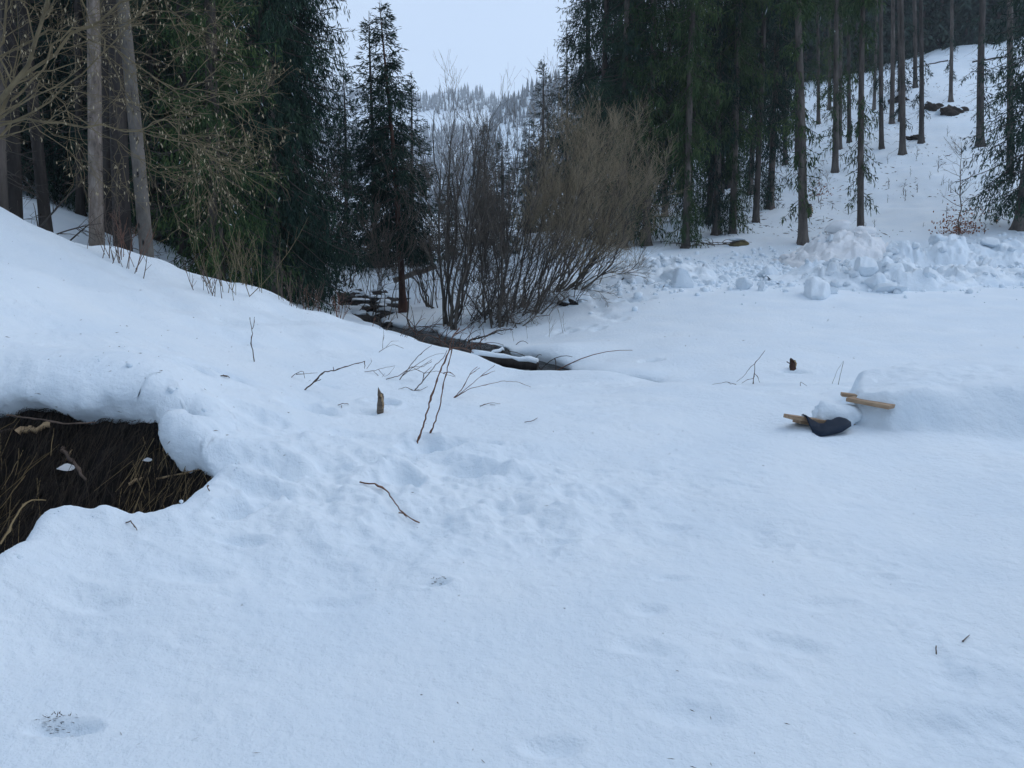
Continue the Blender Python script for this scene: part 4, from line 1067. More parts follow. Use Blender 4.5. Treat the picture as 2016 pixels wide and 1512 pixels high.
def heap(us, prof, Yc, wid, lab, seed, mat, cell=.42, blocky=.5, step=.05):
    """a ridge of broken snow running across the field: prof gives its height along the image columns us"""
    u0, u1 = us[0], us[-1]
    x0, x1 = (u0 - 1008) / FPX * Yc, (u1 - 1008) / FPX * Yc
    xs = np.arange(x0 - .6, x1 + .6, step); ys = np.arange(Yc - wid * 1.5, Yc + wid * 1.5, step)
    X, Y = np.meshgrid(xs, ys, indexing='ij'); x, y = X.ravel(), Y.ravel()
    g = np.random.default_rng(seed)
    hp = np.interp(x / Yc * FPX + 1008, us, prof) * np.clip(1 + .5 * fbm(x, y, 1.1, 3, seed), .2, 2)
    yy = (y - Yc + .5 * fbm(x, y * 0, 1.6, 2, seed + 1)) / wid
    env = hp * np.clip(1 - yy * yy, 0, 1) ** .8
    ns = int((x1 - x0 + 1.2) * wid * 3 / cell ** 2 * .8)
    sx, sy = g.uniform(xs[0], xs[-1], ns), g.uniform(ys[0], ys[-1], ns)
    hv, tx, ty = g.uniform(-.6, 1.0, ns), g.normal(size=ns) * .45, g.normal(size=ns) * .45
    h = np.zeros(len(x))
    wx = x + .12 * fbm(x, y, .3, 2, seed + 4); wy = y + .12 * fbm(x, y, .3, 2, seed + 5)
    for s in range(0, len(x), 4000):
        e = slice(s, s + 4000)
        d = (wx[e, None] - sx[None]) ** 2 + (wy[e, None] - sy[None]) ** 2
        i = d.argmin(1); dm = np.sqrt(d[np.arange(len(i)), i])
        h[e] = (hv[i] + (wx[e] - sx[i]) / cell * tx[i] * 1.3 + (wy[e] - sy[i]) / cell * ty[i] * 1.3) * cell * .5 * np.clip(1.35 - dm / cell * 1.1, 0, 1)
    n2 = ns * 5; c2 = cell * .42
    ax, ay, av = g.uniform(xs[0], xs[-1], n2), g.uniform(ys[0], ys[-1], n2), g.uniform(-.5, 1.0, n2)
    tx2, ty2 = g.normal(size=n2) * .6, g.normal(size=n2) * .6
    for s in range(0, len(x), 2000):
        e = slice(s, s + 2000)
        d = (wx[e, None] - ax[None]) ** 2 + (wy[e, None] - ay[None]) ** 2
        i = d.argmin(1); dm = np.sqrt(d[np.arange(len(i)), i])
        h[e] += (av[i] + (wx[e] - ax[i]) / c2 * tx2[i] + (wy[e] - ay[i]) / c2 * ty2[i]) * c2 * .55 * np.clip(1.3 - dm / c2, 0, 1)
    m = np.clip(env / .25, 0, 1)
    z = base_h(x, y) + env + m * blocky * h + m * (.05 * fbm(x, y, .25, 3, seed + 7)) - .12 * (1 - np.clip(env / .06, 0, 1))
    idx = np.arange(X.size).reshape(X.shape)
    F = np.stack([idx[:-1, :-1], idx[1:, :-1], idx[1:, 1:], idx[:-1, 1:]], -1).reshape(-1, 4)
    F = F[(env > .004)[F].any(1)]
    used = np.zeros(len(x), bool); used[F.ravel()] = True; mp = np.cumsum(used) - 1
    V = np.stack([x, y, z], 1)[used]
    o = link('snow_heap', make_mesh('snow_heap', V, mp[F], mat, smooth=False))
    tag(o, lab, 'snow heap')
    def top(px, py):
        k = np.argmin((V[:, 0] - px) ** 2 + (V[:, 1] - py) ** 2); return V[k]
    return top, (u0, u1, Yc, wid)
TA = heap([1535, 1580, 1610, 1645, 1690, 1735, 1780], [0, .35, .85, 1.15, 1.05, .6, .1], 25.6, 1.5, 'tallest heap of dirty broken snow at the foot of the slim spruce', 1, M_SNOWDIRTY, .26, 1.0)
TB = heap([1715, 1750, 1800, 1850, 1890, 1930, 1980, 2060, 2150], [.1, .48, .42, .62, .42, .48, .5, .52, .3], 24.6, 1.0, 'long ridge of ploughed snow running along the foot of the slope', 2, M_SNOWCHUNK, .32, 1.15)
TC = heap([1560, 1600, 1660, 1730, 1790, 1850], [.08, .24, .36, .4, .36, .08], 20.8, 1.5, 'wide jumble of clean snow blocks in front of the tallest heap', 3, M_SNOWCHUNK, .40, 1.25)
TD = heap([1150, 1185, 1230, 1290, 1340, 1380, 1410], [.03, .12, .2, .32, .36, .25, .05], 22.4, 1.4, 'low scatter of broken snow between the willows and the field', 4, M_SNOWCHUNK, .32, 1.1)
TE = heap([1790, 1850, 1900, 1960, 2050, 2140], [.08, .3, .3, .2, .22, .1], 21.0, 1.1, 'low rough strip of snow rubble beside the block jumble', 5, M_SNOWCHUNK, .28, 1.1)
# single blocks one can pick out
for (u, v, Y, sx, sy, sz, lab, dirty, which) in (
        (1604, 574, 18.6, .62, .45, .42, 'big rounded snow block at the corner of the block jumble', False, 0), (1343, 556, 20.3, .50, .42, .50, 'smooth wedge-shaped snow block in the low scatter', False, 1), (1322, 535, 21.2, .42, .35, .36, 'sloping snow slab leaning against the wedge-shaped block', False, 2),
        (1466, 548, 19.8, .30, .28, .30, 'upright snow block standing apart on the smooth field', False, 3), (1500, 555, 19.4, .17, .15, .24, 'small upright snow lump beside the standing block', False, 4), (1512, 528, 22.0, .42, .35, .32, 'squat snow block before the stout spruce', False, 5),
        (1650, 449, 25.7, .50, .35, .30, 'soiled flat slab perched on the peak of the tallest heap', True, 0), (1702, 462, 25.6, .48, .30, .42, 'soiled upright slab tilted on the shoulder of the tallest heap', True, 1), (1950, 476, 24.6, .55, .35, .20, 'flat snow slab balanced on top of the long ridge', False, 6),
        (1722, 560, 19.4, .32, .30, .34, 'angular snow block sticking out of the block jumble', False, 5), (1700, 535, 20.0, .55, .4, .38, 'broad tilted snow block in the middle of the jumble', False, 1), (1752, 568, 19.0, .50, .32, .26, 'slanting snow slab at the lower edge of the jumble', False, 2),
        (1943, 530, 21.4, .35, .3, .34, 'grey-shaded snow block beside the rough strip of rubble', False, 0), (1390, 527, 22.4, .28, .25, .24, 'soiled snow lump at the end of the low scatter', True, 2), (1848, 476, 24.8, .45, .4, .34, 'pointed snow block crowning the long ridge', False, 3)):
    p = P(u, v, Y)
    sx, sy, sz = sx * .82, sy * .82, sz * .82
    o = chunk(np.array([p[0], p[1], 0]), sx, sy, sz, lab, None, dirty, (gh.normal() * .15, gh.normal() * .15, gh.random() * 6.28), which)
    o.location.z = hz(p[0], p[1]) + sz * .28 if v > 500 else p[2]
    for tp, (a0, a1, yc, wd) in (TA, TB, TC, TD, TE):
        if a0 < u < a1 and abs(Y - yc) < wd * 1.1 and v > 500: o.location.z = max(o.location.z, tp(p[0], p[1])[2] + sz * .12)
GC = 'broken snow chunks strewn over the heaps'
def strew(T, n, smin, smax, lab, dirty=0.0, yl=(-1.2, 1.0)):
    top, (u0, u1, Yc, wid) = T
    for k in range(n):
        Y = Yc + gh.uniform(*yl) * wid; x = (gh.uniform(u0, u1) - 1008) / FPX * Yc
        q = top(x, Y)
        if abs(q[0] - x) > .3 or abs(q[1] - Y) > .3: q = np.array([x, Y, hz(x, Y)])
        s = smin * (smax / smin) ** (gh.random() ** 1.5)
        o = chunk(q, s * gh.uniform(.9, 1.4), s * gh.uniform(.8, 1.2), s * gh.uniform(.6, 1.0), lab, 'snow chunks ' + lab.split(' ', 3)[-1], gh.random() < dirty)
        o.location.z = q[2] + s * .1
strew(TA, 60, .05, .18, 'broken chunk strewn on the tallest dirty heap', .5)
strew(TB, 62, .06, .22, 'broken chunk strewn on the long ridge of ploughed snow')
strew(TC, 66, .06, .24, 'broken chunk strewn in the wide block jumble', 0, (-1.35, 1.0))
strew(TD, 60, .05, .22, 'broken chunk strewn in the low scatter by the willows', .08, (-1.3, 1.3))
strew(TE, 46, .05, .18, 'broken chunk strewn on the low rubble strip', 0, (-1.4, 1.2))
# rough scraped field between the heaps
xs = []
for k in range(4200):
    Yc = gh.uniform(19.5, 29) if k < 1500 else gh.normal(22.8, 1.6); u = gh.uniform(1140, 2060)
    s = .02 + .10 * gh.random() ** 3
    xs.append(((u - 1008) / FPX * Yc, Yc, s))
xs = np.array(xs); zz = H(xs[:, 0], xs[:, 1])
bv, bf = block(900, 6, .6, .9, .1, ICO2)
V = (bv[None] * xs[:, None, 2:3] * gh.uniform(.6, 1.4, (len(xs), 1, 3)) + np.stack([xs[:, 0], xs[:, 1], zz + xs[:, 2] * .3], 1)[:, None, :]).reshape(-1, 3)
F = (bf[None] + (np.arange(len(xs)) * len(bv))[:, None, None]).reshape(-1, 3)
tag(link('snow_crumbs', make_mesh('snow_crumbs', V, F, M_SNOWCHUNK)), 'small crumbs of broken snow scattered round the heaps', 'snow crumbs', kind='stuff')

# ------------------------------------------------------------------ twigs, canes and stumps in the near snow
def polytube(lines, r, seed=0, sides=6, knots=True):
    seed = abs(int(seed))
    g = np.random.default_rng(seed); parts = []
    for (pts, r0, r1) in lines:
        pts = np.asarray(pts, float)
        s = np.concatenate([[0], np.cumsum(np.linalg.norm(np.diff(pts, axis=0), axis=1))]); n = max(8, int(s[-1] / .03)); q = np.linspace(0, s[-1], n)
        C = np.stack([np.interp(q, s, pts[:, i]) for i in range(3)], 1)
        C[1:-1] += g.normal(size=(n - 2, 3)) * r0 * .35
        R = np.linspace(r0, r1, n) * (1 + (.55 * (g.random(n) > .86) if knots else 0))
        parts.append(tubes(C[None], R[None], sides))
    return join(parts)
def px_twig(name, lines, lab, cat='twig', mat=M_TWIG, r=.005, Y=None, lean=0.0, group=None):
    """lines of pixels; the first pixel of the first line is where it leaves the snow; lean tips it away from (+) or towards the eye per metre of height"""
    u0, v0 = lines[0][0]
    g0 = G(u0, v0) if Y is None else P(u0, v0, Y)
    Y0 = g0[1]
    out = []
    for i, ln in enumerate(lines):
        pts = []
        for (u, v) in ln:
            p = P(u, v, Y0); hgt = p[2] - g0[2]
            pts.append(P(u, v, Y0 + lean * max(hgt, 0)) - g0)
        rr = r if i == 0 else r * .65
        if i == 0: pts = [np.array(pts[0]) - np.array([(pts[1][0] - pts[0][0]) * .05, 0, .05])] + pts
        out.append((pts, rr, rr * .45))
    V, F = polytube(out, r, int(u0 * 7 + v0))
    return tag(link(name, make_mesh(name, V, F, mat), None, g0), lab, cat, group)
def flat_twig(name, lines, lab, mat=M_TWIG, r=.004, lift=.004, cat='twig'):
    """a twig lying on the snow: every pixel falls on the ground"""
    g0 = G(*lines[0][0]); out = []
    for i, ln in enumerate(lines):
        pts = [G(u, v) - g0 + np.array([0, 0, r * .6 + lift + (.02 * math.sin(math.pi * k / max(1, len(ln) - 1)))]) for k, (u, v) in enumerate(ln)]
        out.append((pts, r if i == 0 else r * .7, r * .5))
    V, F = polytube(out, r, int(lines[0][0][0]))
    return tag(link(name, make_mesh(name, V, F, mat), None, g0), lab, cat)
px_twig('twig', [[(500, 712), (498, 690), (494, 678), (497, 655), (494, 640), (492, 625)], [(497, 648), (500, 640), (501, 624)]], 'forked thin twig standing upright in smooth snow', r=.006)
px_twig('twig', [[(597, 771), (615, 755), (637, 732), (657, 730), (680, 722), (718, 711)], [(718, 711), (718, 726)], [(618, 752), (632, 747)], [(657, 731), (656, 722)]], 'dark slanting twig with a bud, bent over the snow', r=.008, lean=.3)
px_twig('twig', [[(573, 745), (583, 735), (597, 729), (600, 745)], [(583, 737), (612, 735), (625, 734)]], 'thin bent twig looping out of the snow beside the slanting one', r=.0045)
px_twig('cane', [[(822, 872), (834, 835), (848, 785), (863, 740), (878, 706), (884, 690), (892, 660), (905, 645)], [(892, 660), (915, 648), (925, 640)], [(884, 690), (893, 684), (905, 688)]], 'longer of two reddish canes rising together from the thawed hollow', 'cane', M_CANE, .0085, lean=.15)
px_twig('cane', [[(843, 866), (852, 842), (868, 795), (872, 760), (883, 718), (892, 680), (896, 665)], [(872, 735), (884, 732), (896, 740)]], 'shorter of two reddish canes rising together from the thawed hollow', 'cane', M_CANE, .007, lean=.1)
px_twig('twig', [[(786, 748), (800, 730), (820, 705), (835, 690), (850, 680)], [(790, 742), (815, 722), (840, 705), (860, 697), (875, 695)], [(800, 732), (822, 726), (850, 708)]], 'spray of thin brown twigs bending over the bank edge', r=.006, lean=.6)
px_twig('twig', [[(758, 747), (785, 740), (810, 722), (832, 722), (850, 712)], [(810, 722), (835, 735), (862, 730), (880, 738), (897, 742)]], 'low arching twig lying across the snow behind the stake', r=.0055, lean=.5)
px_twig('twig', [[(816, 770), (832, 750), (845, 735), (860, 715), (873, 705), (880, 690)], [(816, 770), (800, 762), (784, 766)], [(832, 750), (835, 735), (850, 722)], [(816, 768), (828, 768), (842, 761)]], 'crooked twig with a knotted foot between the sprays', r=.0065, lean=.4)
px_twig('twig', [[(712, 733), (735, 730), (760, 723), (778, 720)], [(735, 730), (750, 745), (758, 735)], [(745, 727), (757, 742), (765, 738), (777, 722)], [(722, 726), (732, 712), (730, 705)]], 'tangled fine twigs caught in the snow above the stake', r=.004, lean=.8)
px_twig('twig', [[(893, 785), (912, 762), (926, 735), (940, 722)], [(893, 785), (915, 768), (945, 742), (975, 718)], [(895, 783), (925, 765), (955, 758), (990, 750), (1020, 752), (1045, 762)], [(926, 737), (945, 724)], [(945, 742), (975, 730)]], 'fan of long thin shoots spreading from one point on the bank', 'twig', M_CANE, .006, lean=.3)
px_twig('twig', [[(744, 694), (760, 684), (775, 678), (795, 686)], [(760, 684), (770, 672), (785, 671)]], 'small spidery twig near the edge of the bank', r=.004, lean=.6)
px_twig('twig', [[(753, 688), (754, 672), (756, 648)], [(754, 672), (757, 660)]], 'single short upright shoot at the edge of the bank', r=.004)
flat_twig('twig', [[(945, 803), (965, 799), (985, 797)], [(965, 799), (975, 802)]], 'tiny dark twig lying on smooth snow beyond the canes')
flat_twig('twig', [[(1033, 834), (1048, 836), (1058, 825)]], 'tiny curled twig alone on the open snow', r=.0035)
flat_twig('twig', [[(665, 800), (675, 801), (686, 797)], [(672, 801), (673, 806)]], 'little dark twig lying beside the broken stake', r=.004)
flat_twig('cane', [[(708, 955), (735, 965), (758, 980), (775, 998), (790, 1020), (805, 1028), (826, 1040)], [(785, 1015), (795, 1022), (800, 1032)]], 'long reddish twig lying curved on the trampled snow', M_CANE, .0055, .012, 'twig')
flat_twig('twig', [[(248, 1036), (258, 1043), (270, 1051)]], 'short dark twig on the snow below the pit', r=.004)
flat_twig('twig', [[(410, 962), (408, 968), (413, 972)]], 'tiny twig stub at the rim of the pit', r=.004)
flat_twig('twig', [[(435, 745), (448, 751), (452, 746)], [(440, 742), (448, 746)]], 'small hooked twig in the hollow above the pit', r=.005)
flat_twig('twig', [[(1843, 1293), (1842, 1286), (1843, 1282)]], 'spruce needle sprig standing in open snow', r=.003)
flat_twig('twig', [[(1895, 1270), (1908, 1258)]], 'straw-thin stick lying on the open snow', r=.003)
px_twig('twig', [[(1482, 757), (1485, 735), (1486, 715), (1495, 705), (1506, 690)], [(1486, 716), (1478, 722), (1465, 740), (1450, 752)], [(1485, 735), (1492, 742), (1497, 757)], [(1483, 745), (1470, 748), (1460, 755)]], 'thin branching twig standing in the snow beyond the lip', r=.006)
px_twig('twig', [[(1450, 757), (1432, 752), (1418, 754), (1402, 757)], [(1432, 752), (1440, 757)]], 'low dark twig lying beside the branching one', r=.005)
px_twig('dry_stalk', [[(1650, 758), (1655, 735), (1661, 711)], [(1638, 756), (1648, 730), (1660, 711)]], 'two thin grass stalks meeting at the tip', 'stalk', M_DARKTWIG, .0035)
px_twig('twig', [[(1576, 760), (1575, 751), (1589, 760)]], 'small bent stalk folded over at the snow lip', r=.004)
px_twig('twig', [[(1660, 752), (1668, 759)]], 'short slanting stalk before the snowy mound', r=.004)
px_twig('twig', [[(1306, 572), (1306, 562)], [(1306, 566), (1309, 561)]], 'tiny dark sprig alone on the field below the wedge block', r=.012)
px_twig('twig', [[(1005, 600), (1010, 625), (1012, 645)]], 'hanging dead twig in front of the dark willow foot', r=.008, Y=17.0)
px_twig('fallen_branch', [[(925, 670), (955, 662), (985, 650), (1010, 648)], [(955, 662), (975, 655), (990, 658)], [(930, 668), (945, 660)]], 'curved dark branch reaching out of the far bank snow', 'branch', M_DEADWOOD, .022, Y=15.9)

# broken stake in a thawed hollow
def splinter_post(name, u, v, hpx, wpx, lab, cat, mat, seed, tilt=0.0):
    g = np.random.default_rng(seed); p = G(u, v); Y = p[1]
    h = hpx / FPX * Y + .08; w = wpx / FPX * Y / 2
    n, sd = 9, 9
    V = []
    for i in range(n):
        t = i / (n - 1)
        for k in range(sd):
            a = 6.283 * k / sd
            r = w * (1.05 - .25 * t) * (1 + .18 * math.sin(a * 2 + seed) + .1 * g.normal())
            z = t * h
            if i == n - 1: z = h * (.72 + .30 * max(0, math.cos(a - 2.6)) + .06 * g.normal())
            if i == n - 2: z = min(z, h * .8) * (.9 + .08 * max(0, math.cos(a - 2.6)))
            V.append((r * math.cos(a) + tilt * z, r * math.sin(a), z - .08))
    V = np.array(V); idx = np.arange(n * sd).reshape(n, sd)
    F = np.stack([idx[:-1], np.roll(idx[:-1], -1, 1), np.roll(idx[1:], -1, 1), idx[1:]], -1).reshape(-1, 4)
    V = np.concatenate([V, [[tilt * h, 0, h * .6]]]); T = np.array([[len(V) - 1, idx[-1, k], idx[-1, (k + 1) % sd]] for k in range(sd)])
    t = thing(name, p, lab, cat)
    link('shaft', make_mesh('shaft', V, [F, T], mat, smooth=False), t)
    sp = polytube([([(w * .4, -w * .6, h * .55), (w * .9, -w * .7, h * .3), (w * .7, -w * .8, h * .12)], w * .28, w * .1)], .003, seed)
    link('splinter', make_mesh('splinter', sp[0], sp[1], M_PALEWOOD), t)
    return t
splinter_post('broken_stake', 748, 816, 47, 17, 'broken wooden stake with split bark in a thawed hollow', 'stake', M_OLDWOOD, 4, .05)
splinter_post('root_stub', 1560, 735, 20, 12, 'red-brown splintered root stub in a small hollow of the field', 'stub', M_BARKRED, 9, .0)
px_twig('twig', [[(1560, 728), (1556, 716), (1549, 712)]], 'bent splinter of bark curling from the red-brown stub', mat=M_BARKRED, r=.012, Y=G(1560, 735)[1])

# ------------------------------------------------------------------ planks and sheet under snow
def plank(parent, a, b, w, h, roll=0.0, mat=M_PLANK, name='plank'):
    a, b = np.asarray(a), np.asarray(b); d = b - a; L = np.linalg.norm(d)
    bm = bmesh.new(); bmesh.ops.create_cube(bm, size=1.0)
    for v in bm.verts: v.co = Vector((v.co.x * L, v.co.y * w, v.co.z * h))
    bmesh.ops.bevel(bm, geom=bm.edges[:], offset=.003, segments=1, affect='EDGES')
    me = bpy.data.meshes.new(name); bm.to_mesh(me); bm.free(); me.materials.append(mat)
    o = link(name, me, parent)
    q = Vector(d).to_track_quat('X', 'Z')
    o.rotation_euler = (q.to_matrix() @ Matrix.Rotation(roll, 3, 'X')).to_euler()
    o.location = Vector((a + b) / 2 - np.array(parent.location))
    return o
def snow_cap(parent, c, ex, n, seed, lump=.05, name='snow_cap', pw=(2.6, 2.2)):
    V = ICO3[0].copy(); V = np.sign(V) * np.abs(V) ** (2 / pw[0]); V = V / np.maximum(np.linalg.norm(V, axis=1, keepdims=True), 1e-6) ** .35
    V = V * np.array(ex)[None]
    V += norm(V) * (lump * 2 * noise3(V, .35, seed) + lump * .7 * noise3(V, .1, seed + 5))[:, None]
    o = link(name, make_mesh(name, V, ICO3[1], M_SNOW), parent)
    o.location = Vector(np.asarray(c) - np.array(parent.location))
    return o
bp = G(1640, 850)
Yp = bp[1]
tb = thing('plank_stack', bp, 'sawn planks sticking out from under a thick cap of snow', 'planks')
def PP(u, v, dy=0.0): return P(u, v, Yp + dy)
plank(tb, PP(1673, 785, .30), PP(1757, 801, .02), .17, .036)
plank(tb, PP(1656, 776, .62), PP(1745, 788, .5), .12, .034)
plank(tb, PP(1705, 806, .30), PP(1752, 815, .12), .06, .05, mat=M_OLDWOOD)
plank(tb, PP(1551, 820, .12), PP(1680, 838, .25), .15, .036)
plank(tb, PP(1568, 829, .18), PP(1690, 846, .35), .12, .034)
snow_cap(tb, PP(1645, 818, .32), (.22, .20, .125), 0, 6, .08)
print('PLANKS at', bp)
def sheet():
    top = [(1587, 817), (1600, 826), (1614, 834), (1630, 832), (1643, 824), (1655, 821), (1666, 824), (1675, 830)]
    bot = [(1600, 852), (1606, 853), (1616, 853), (1630, 851), (1644, 848), (1657, 844), (1668, 838), (1676, 833)]
    n, m = len(top) * 4, 8
    tu = np.linspace(0, len(top) - 1, n)
    f = lambda arr, c: np.interp(tu, np.arange(len(arr)), [q[c] for q in arr])
    V = []
    for j in range(m):
        s = j / (m - 1)
        for i in range(n):
            u = f(top, 0)[i] * (1 - s) + f(bot, 0)[i] * s; v = f(top, 1)[i] * (1 - s) + f(bot, 1)[i] * s + (0 if j < m - 1 else 6)
            V.append(P(u, v, Yp - .06 + .03 * math.sin(i * .35 + s * 1.5) * (1 - s * .5) - .10 * s * math.sin(i / n * math.pi) + .12 * (1 - s)) - np.array(bp))
    # the part folded back over the planks
    for i in range(n):
        V.append(np.array(V[i]) + np.array([.02, .16, -.02 + .02 * math.sin(i)]))
    V = np.array(V); idx = np.arange(m * n).reshape(m, n)
    F = np.stack([idx[:-1, :-1], idx[1:, :-1], idx[1:, 1:], idx[:-1, 1:]], -1).reshape(-1, 4)
    bk = np.arange(m * n, m * n + n)
    F = np.concatenate([F, np.stack([bk[:-1], idx[0, :-1], idx[0, 1:], bk[1:]], -1)])
    o = link('fabric_sheet', make_mesh('fabric_sheet', V, F, M_TARP), None, bp)
    md = o.modifiers.new('thickness', 'SOLIDIFY'); md.thickness = .008
    tag(o, 'dark navy fabric sheet draped over the lower plank ends', 'fabric sheet')
    fl = [P(1586, 816, Yp - .02), P(1607, 818, Yp + .02), P(1622, 822, Yp + .05), P(1621, 834, Yp), P(1606, 829, Yp - .06)]
sheet()

# ------------------------------------------------------------------ the pit: dead grass, sticks, snow scraps
gp = np.random.default_rng(8)
def grass_mesh(n, x0, x1, y0, y1, Lr, r, mat, name, lab, jit=.35):
    """dead grass matted down the earth wall: near-straight blades that follow the slope"""
    x = gp.uniform(x0, x1, n); y = gp.uniform(y0, y1, n)
    d, _, _ = sdf(PIT, x, y); k = d < .06; x, y = x[k], y[k]; n = len(x)
    p = np.stack([x, y, pit_soil(x, y) + .012], 1)
    dr = norm(np.stack([gp.normal(size=n) * jit + .12, -np.ones(n), gp.normal(size=n) * .2 - .75], 1))
    C = curve_pts(p, dr, gp.uniform(*Lr, n), 6, gp.uniform(-.1, .25, n), 0, gp, .025)
    s = pit_soil(C[:, :, 0].ravel(), C[:, :, 1].ravel()).reshape(C.shape[:2])
    C[:, :, 2] = np.maximum(C[:, :, 2], s + gp.uniform(.004, .03, (n, 1)))
    V, F = tubes(C, r * np.linspace(1, .5, 6)[None] * gp.uniform(.5, 1.4, (n, 1)), 3)
    tag(link(name, make_mesh(name, V, F, mat), None), lab, 'grass', kind='stuff')
grass_mesh(1700, -3.9, -1.85, 4.5, 5.28, (.1, .45), .0019, M_STRAWDARK, 'dead_grass', 'tangled wet dead grass hanging down the earth wall of the pit')
grass_mesh(120, -2.5, -1.9, 4.6, 5.1, (.2, .45), .0024, M_STRAW, 'dry_grass', 'pale dry grass stems drooping at the end of the pit')
grass_mesh(110, -3.9, -3.0, 4.3, 5.1, (.25, .6), .0030, M_STRAW, 'straw_tuft', 'pale straw tuft hanging over the open side of the pit', .5)
def GP(u, v):
    d = ray(u, v); Y = np.linspace(3.6, 5.3, 400); X = d[0] / d[1] * Y; Z = EYE + d[2] / d[1] * Y
    k = np.nonzero((Z < pit_soil(X, Y)) & (sdf(PIT, X, Y)[0] < .02))[0]
    i = k[0] if len(k) else len(Y) - 60
    return np.array([X[i], Y[i], pit_soil(X[i:i + 1], Y[i:i + 1])[0]])
def pit_stick(pl, r, lab, mat, Ys):
    pts = np.array([GP(u, v) + np.array([0, 0, r]) if len(pl) < 4 else P(u, v, y) for (u, v), y in zip(pl, Ys)]); g0 = pts[0]
    V, F = polytube([(pts - g0, r, r * .6)], r, int(pl[0][0]))
    tag(link('stick', make_mesh('stick', V, F, mat), None, g0), lab, 'stick')
pit_stick([(35, 862), (100, 845)], .028, 'thick pale broken branch end under the snow overhang', M_PALEWOOD, (4.75, 4.95))
pit_stick([(125, 885), (145, 915), (170, 950)], .014, 'dark stick lying down the earth wall of the pit', M_TWIG, (4.9, 4.75, 4.6))
pit_stick([(128, 912), (142, 888)], .007, 'short pale splinter across the dark stick', M_PALEWOOD, (4.72, 4.8))
pit_stick([(308, 945), (355, 936), (398, 926)], .006, 'pale straw lying across the end of the pit', M_PALEWOOD, (4.55, 4.6, 4.62))
pit_stick([(323, 890), (324, 855)], .007, 'upright pale straw under the snow overhang', M_PALEWOOD, (4.8, 4.9))
pit_stick([(255, 958), (280, 945)], .012, 'broken pale wood scrap low in the pit', M_PALEWOOD, (4.52, 4.6))
pit_stick([(-10, 812), (28, 816)], .012, 'dark branch poking out beside the overhang', M_TWIG, (4.6, 4.7))
pit_stick([(12, 817), (70, 825), (130, 834), (190, 832)], .006, 'thin dark root trailing along the snow overhang', M_TWIG, (4.75, 4.85, 4.9, 5.0))
pit_stick([(0, 1072), (20, 1040), (40, 1000), (60, 985), (90, 985)], .006, 'bent straw stalk arching over the near rim of the pit', M_STRAW, (3.75, 3.85, 4.0, 4.1, 4.2))
for (u, v, y, s, lab) in ((133, 927, 4.7, .055, 'small snow scrap lying on the dark earth of the pit'), (292, 912, 4.75, .03, 'tiny snow scrap caught in the dry grass')):
    o = link('snow_scrap', CHUNKS_D[2], None, GP(u, v) + np.array([0, -.01, .025])); o.scale = (s, s * .8, s * .16); o.rotation_euler = (.6, .1, 0)
    tag(o, lab, 'snow scrap')

# crumbs of snow broken from the lip of the pit
q = PIT[gp.integers(0, len(PIT), 150)] + gp.normal(size=(150, 2)) * .13
d, _, _ = sdf(PIT, q[:, 0], q[:, 1]); q = q[(d > .10) & (d < .5) & (q[:, 0] > -3.6) & (q[:, 0] < -1.6)]
sz = .006 + .024 * gp.random(len(q)) ** 2.5
V = (bv[None] * sz[:, None, None] * gp.uniform(.7, 1.3, (len(q), 1, 3)) + np.stack([q[:, 0], q[:, 1], H(q[:, 0], q[:, 1]) - sz * .1], 1)[:, None]).reshape(-1, 3)
F = (bf[None] + (np.arange(len(q)) * len(bv))[:, None, None]).reshape(-1, 3)
tag(link('lip_crumbs', make_mesh('lip_crumbs', V, F, M_SNOW)), 'crumbs of snow broken from the lip of the pit', 'snow crumbs', kind='stuff')

# ------------------------------------------------------------------ the stream: stones, logs, root mound
gs = np.random.default_rng(31)
STONES = [make_mesh('stone', *block(500 + k, 7, .6, .9, .05, ico(3)), M_STONE) for k in range(4)]
for k in range(46):
    for _ in range(30):
        u = gs.uniform(672, 805); Y = gs.uniform(19.0, 30.0); x, y = uy(u, Y)
        if sdf(STREAM, np.array([x]), np.array([y]))[0][0] < -.05: break
    s = gs.uniform(.14, .42)
    z = float(water_z(Y))
    t = thing('stone', (x, y, z), 'wet dark stone capped with snow in the stony pool', 'stone', 'snow-capped stones in the pool')
    o = link('rock', STONES[k % 4], t); o.scale = (s * gs.uniform(.9, 1.3), s, s * .62); o.rotation_euler = (0, 0, gs.random() * 6); o.location = (0, 0, .02)
    if gs.random() < .8:
        q = link('snow_cap', CHUNKS[k % 7], t); q.scale = (s * gs.uniform(.7, 1.0), s * .75, s * .28); q.rotation_euler = (0, 0, gs.random() * 6); q.location = (0, 0, s * .55)
for (u, Y, s, lab) in ((955, 13.6, .22, 'dark wet stone in the narrow channel above the log'), (905, 14.9, .25, 'snow-dusted stone where the channel narrows'), (1070, 12.2, .2, 'pale stone half hidden under the snow overhang'), (1105, 11.9, .22, 'round stone at the mouth of the undercut bank'), (860, 15.8, .22, 'low stone at the brushy edge of the channel')):
    x, y = uy(u, Y); o = link('stone', STONES[1], None, (x, y, float(water_z(Y)) + .03)); o.scale = (s, s * .8, s * .6); tag(o, lab, 'stone')
def log(a, b, r, lab, capped=True, mat=M_BARKDARK, name='fallen_log'):
    a, b = np.asarray(a), np.asarray(b); t = thing(name, a, lab, 'log')
    C = np.stack([a + (b - a) * f for f in np.linspace(0, 1, 9)])[None] - a
    C[0, 1:-1] += gs.normal(size=(7, 3)) * r * .12
    V, F, T = tubes(C, (r * np.linspace(1, .8, 9))[None], 10, cap=True)
    link('wood', make_mesh('wood', V, [F, T], mat), t)
    if capped:
        C2 = C.copy(); C2[0, :, 2] += r * .78
        V, F, T = tubes(C2, (r * .62 * (1 + .25 * gs.normal(size=9)))[None], 8, cap=True)
        link('snow_cap', make_mesh('snow_cap', V, [F, T], M_SNOW), t)
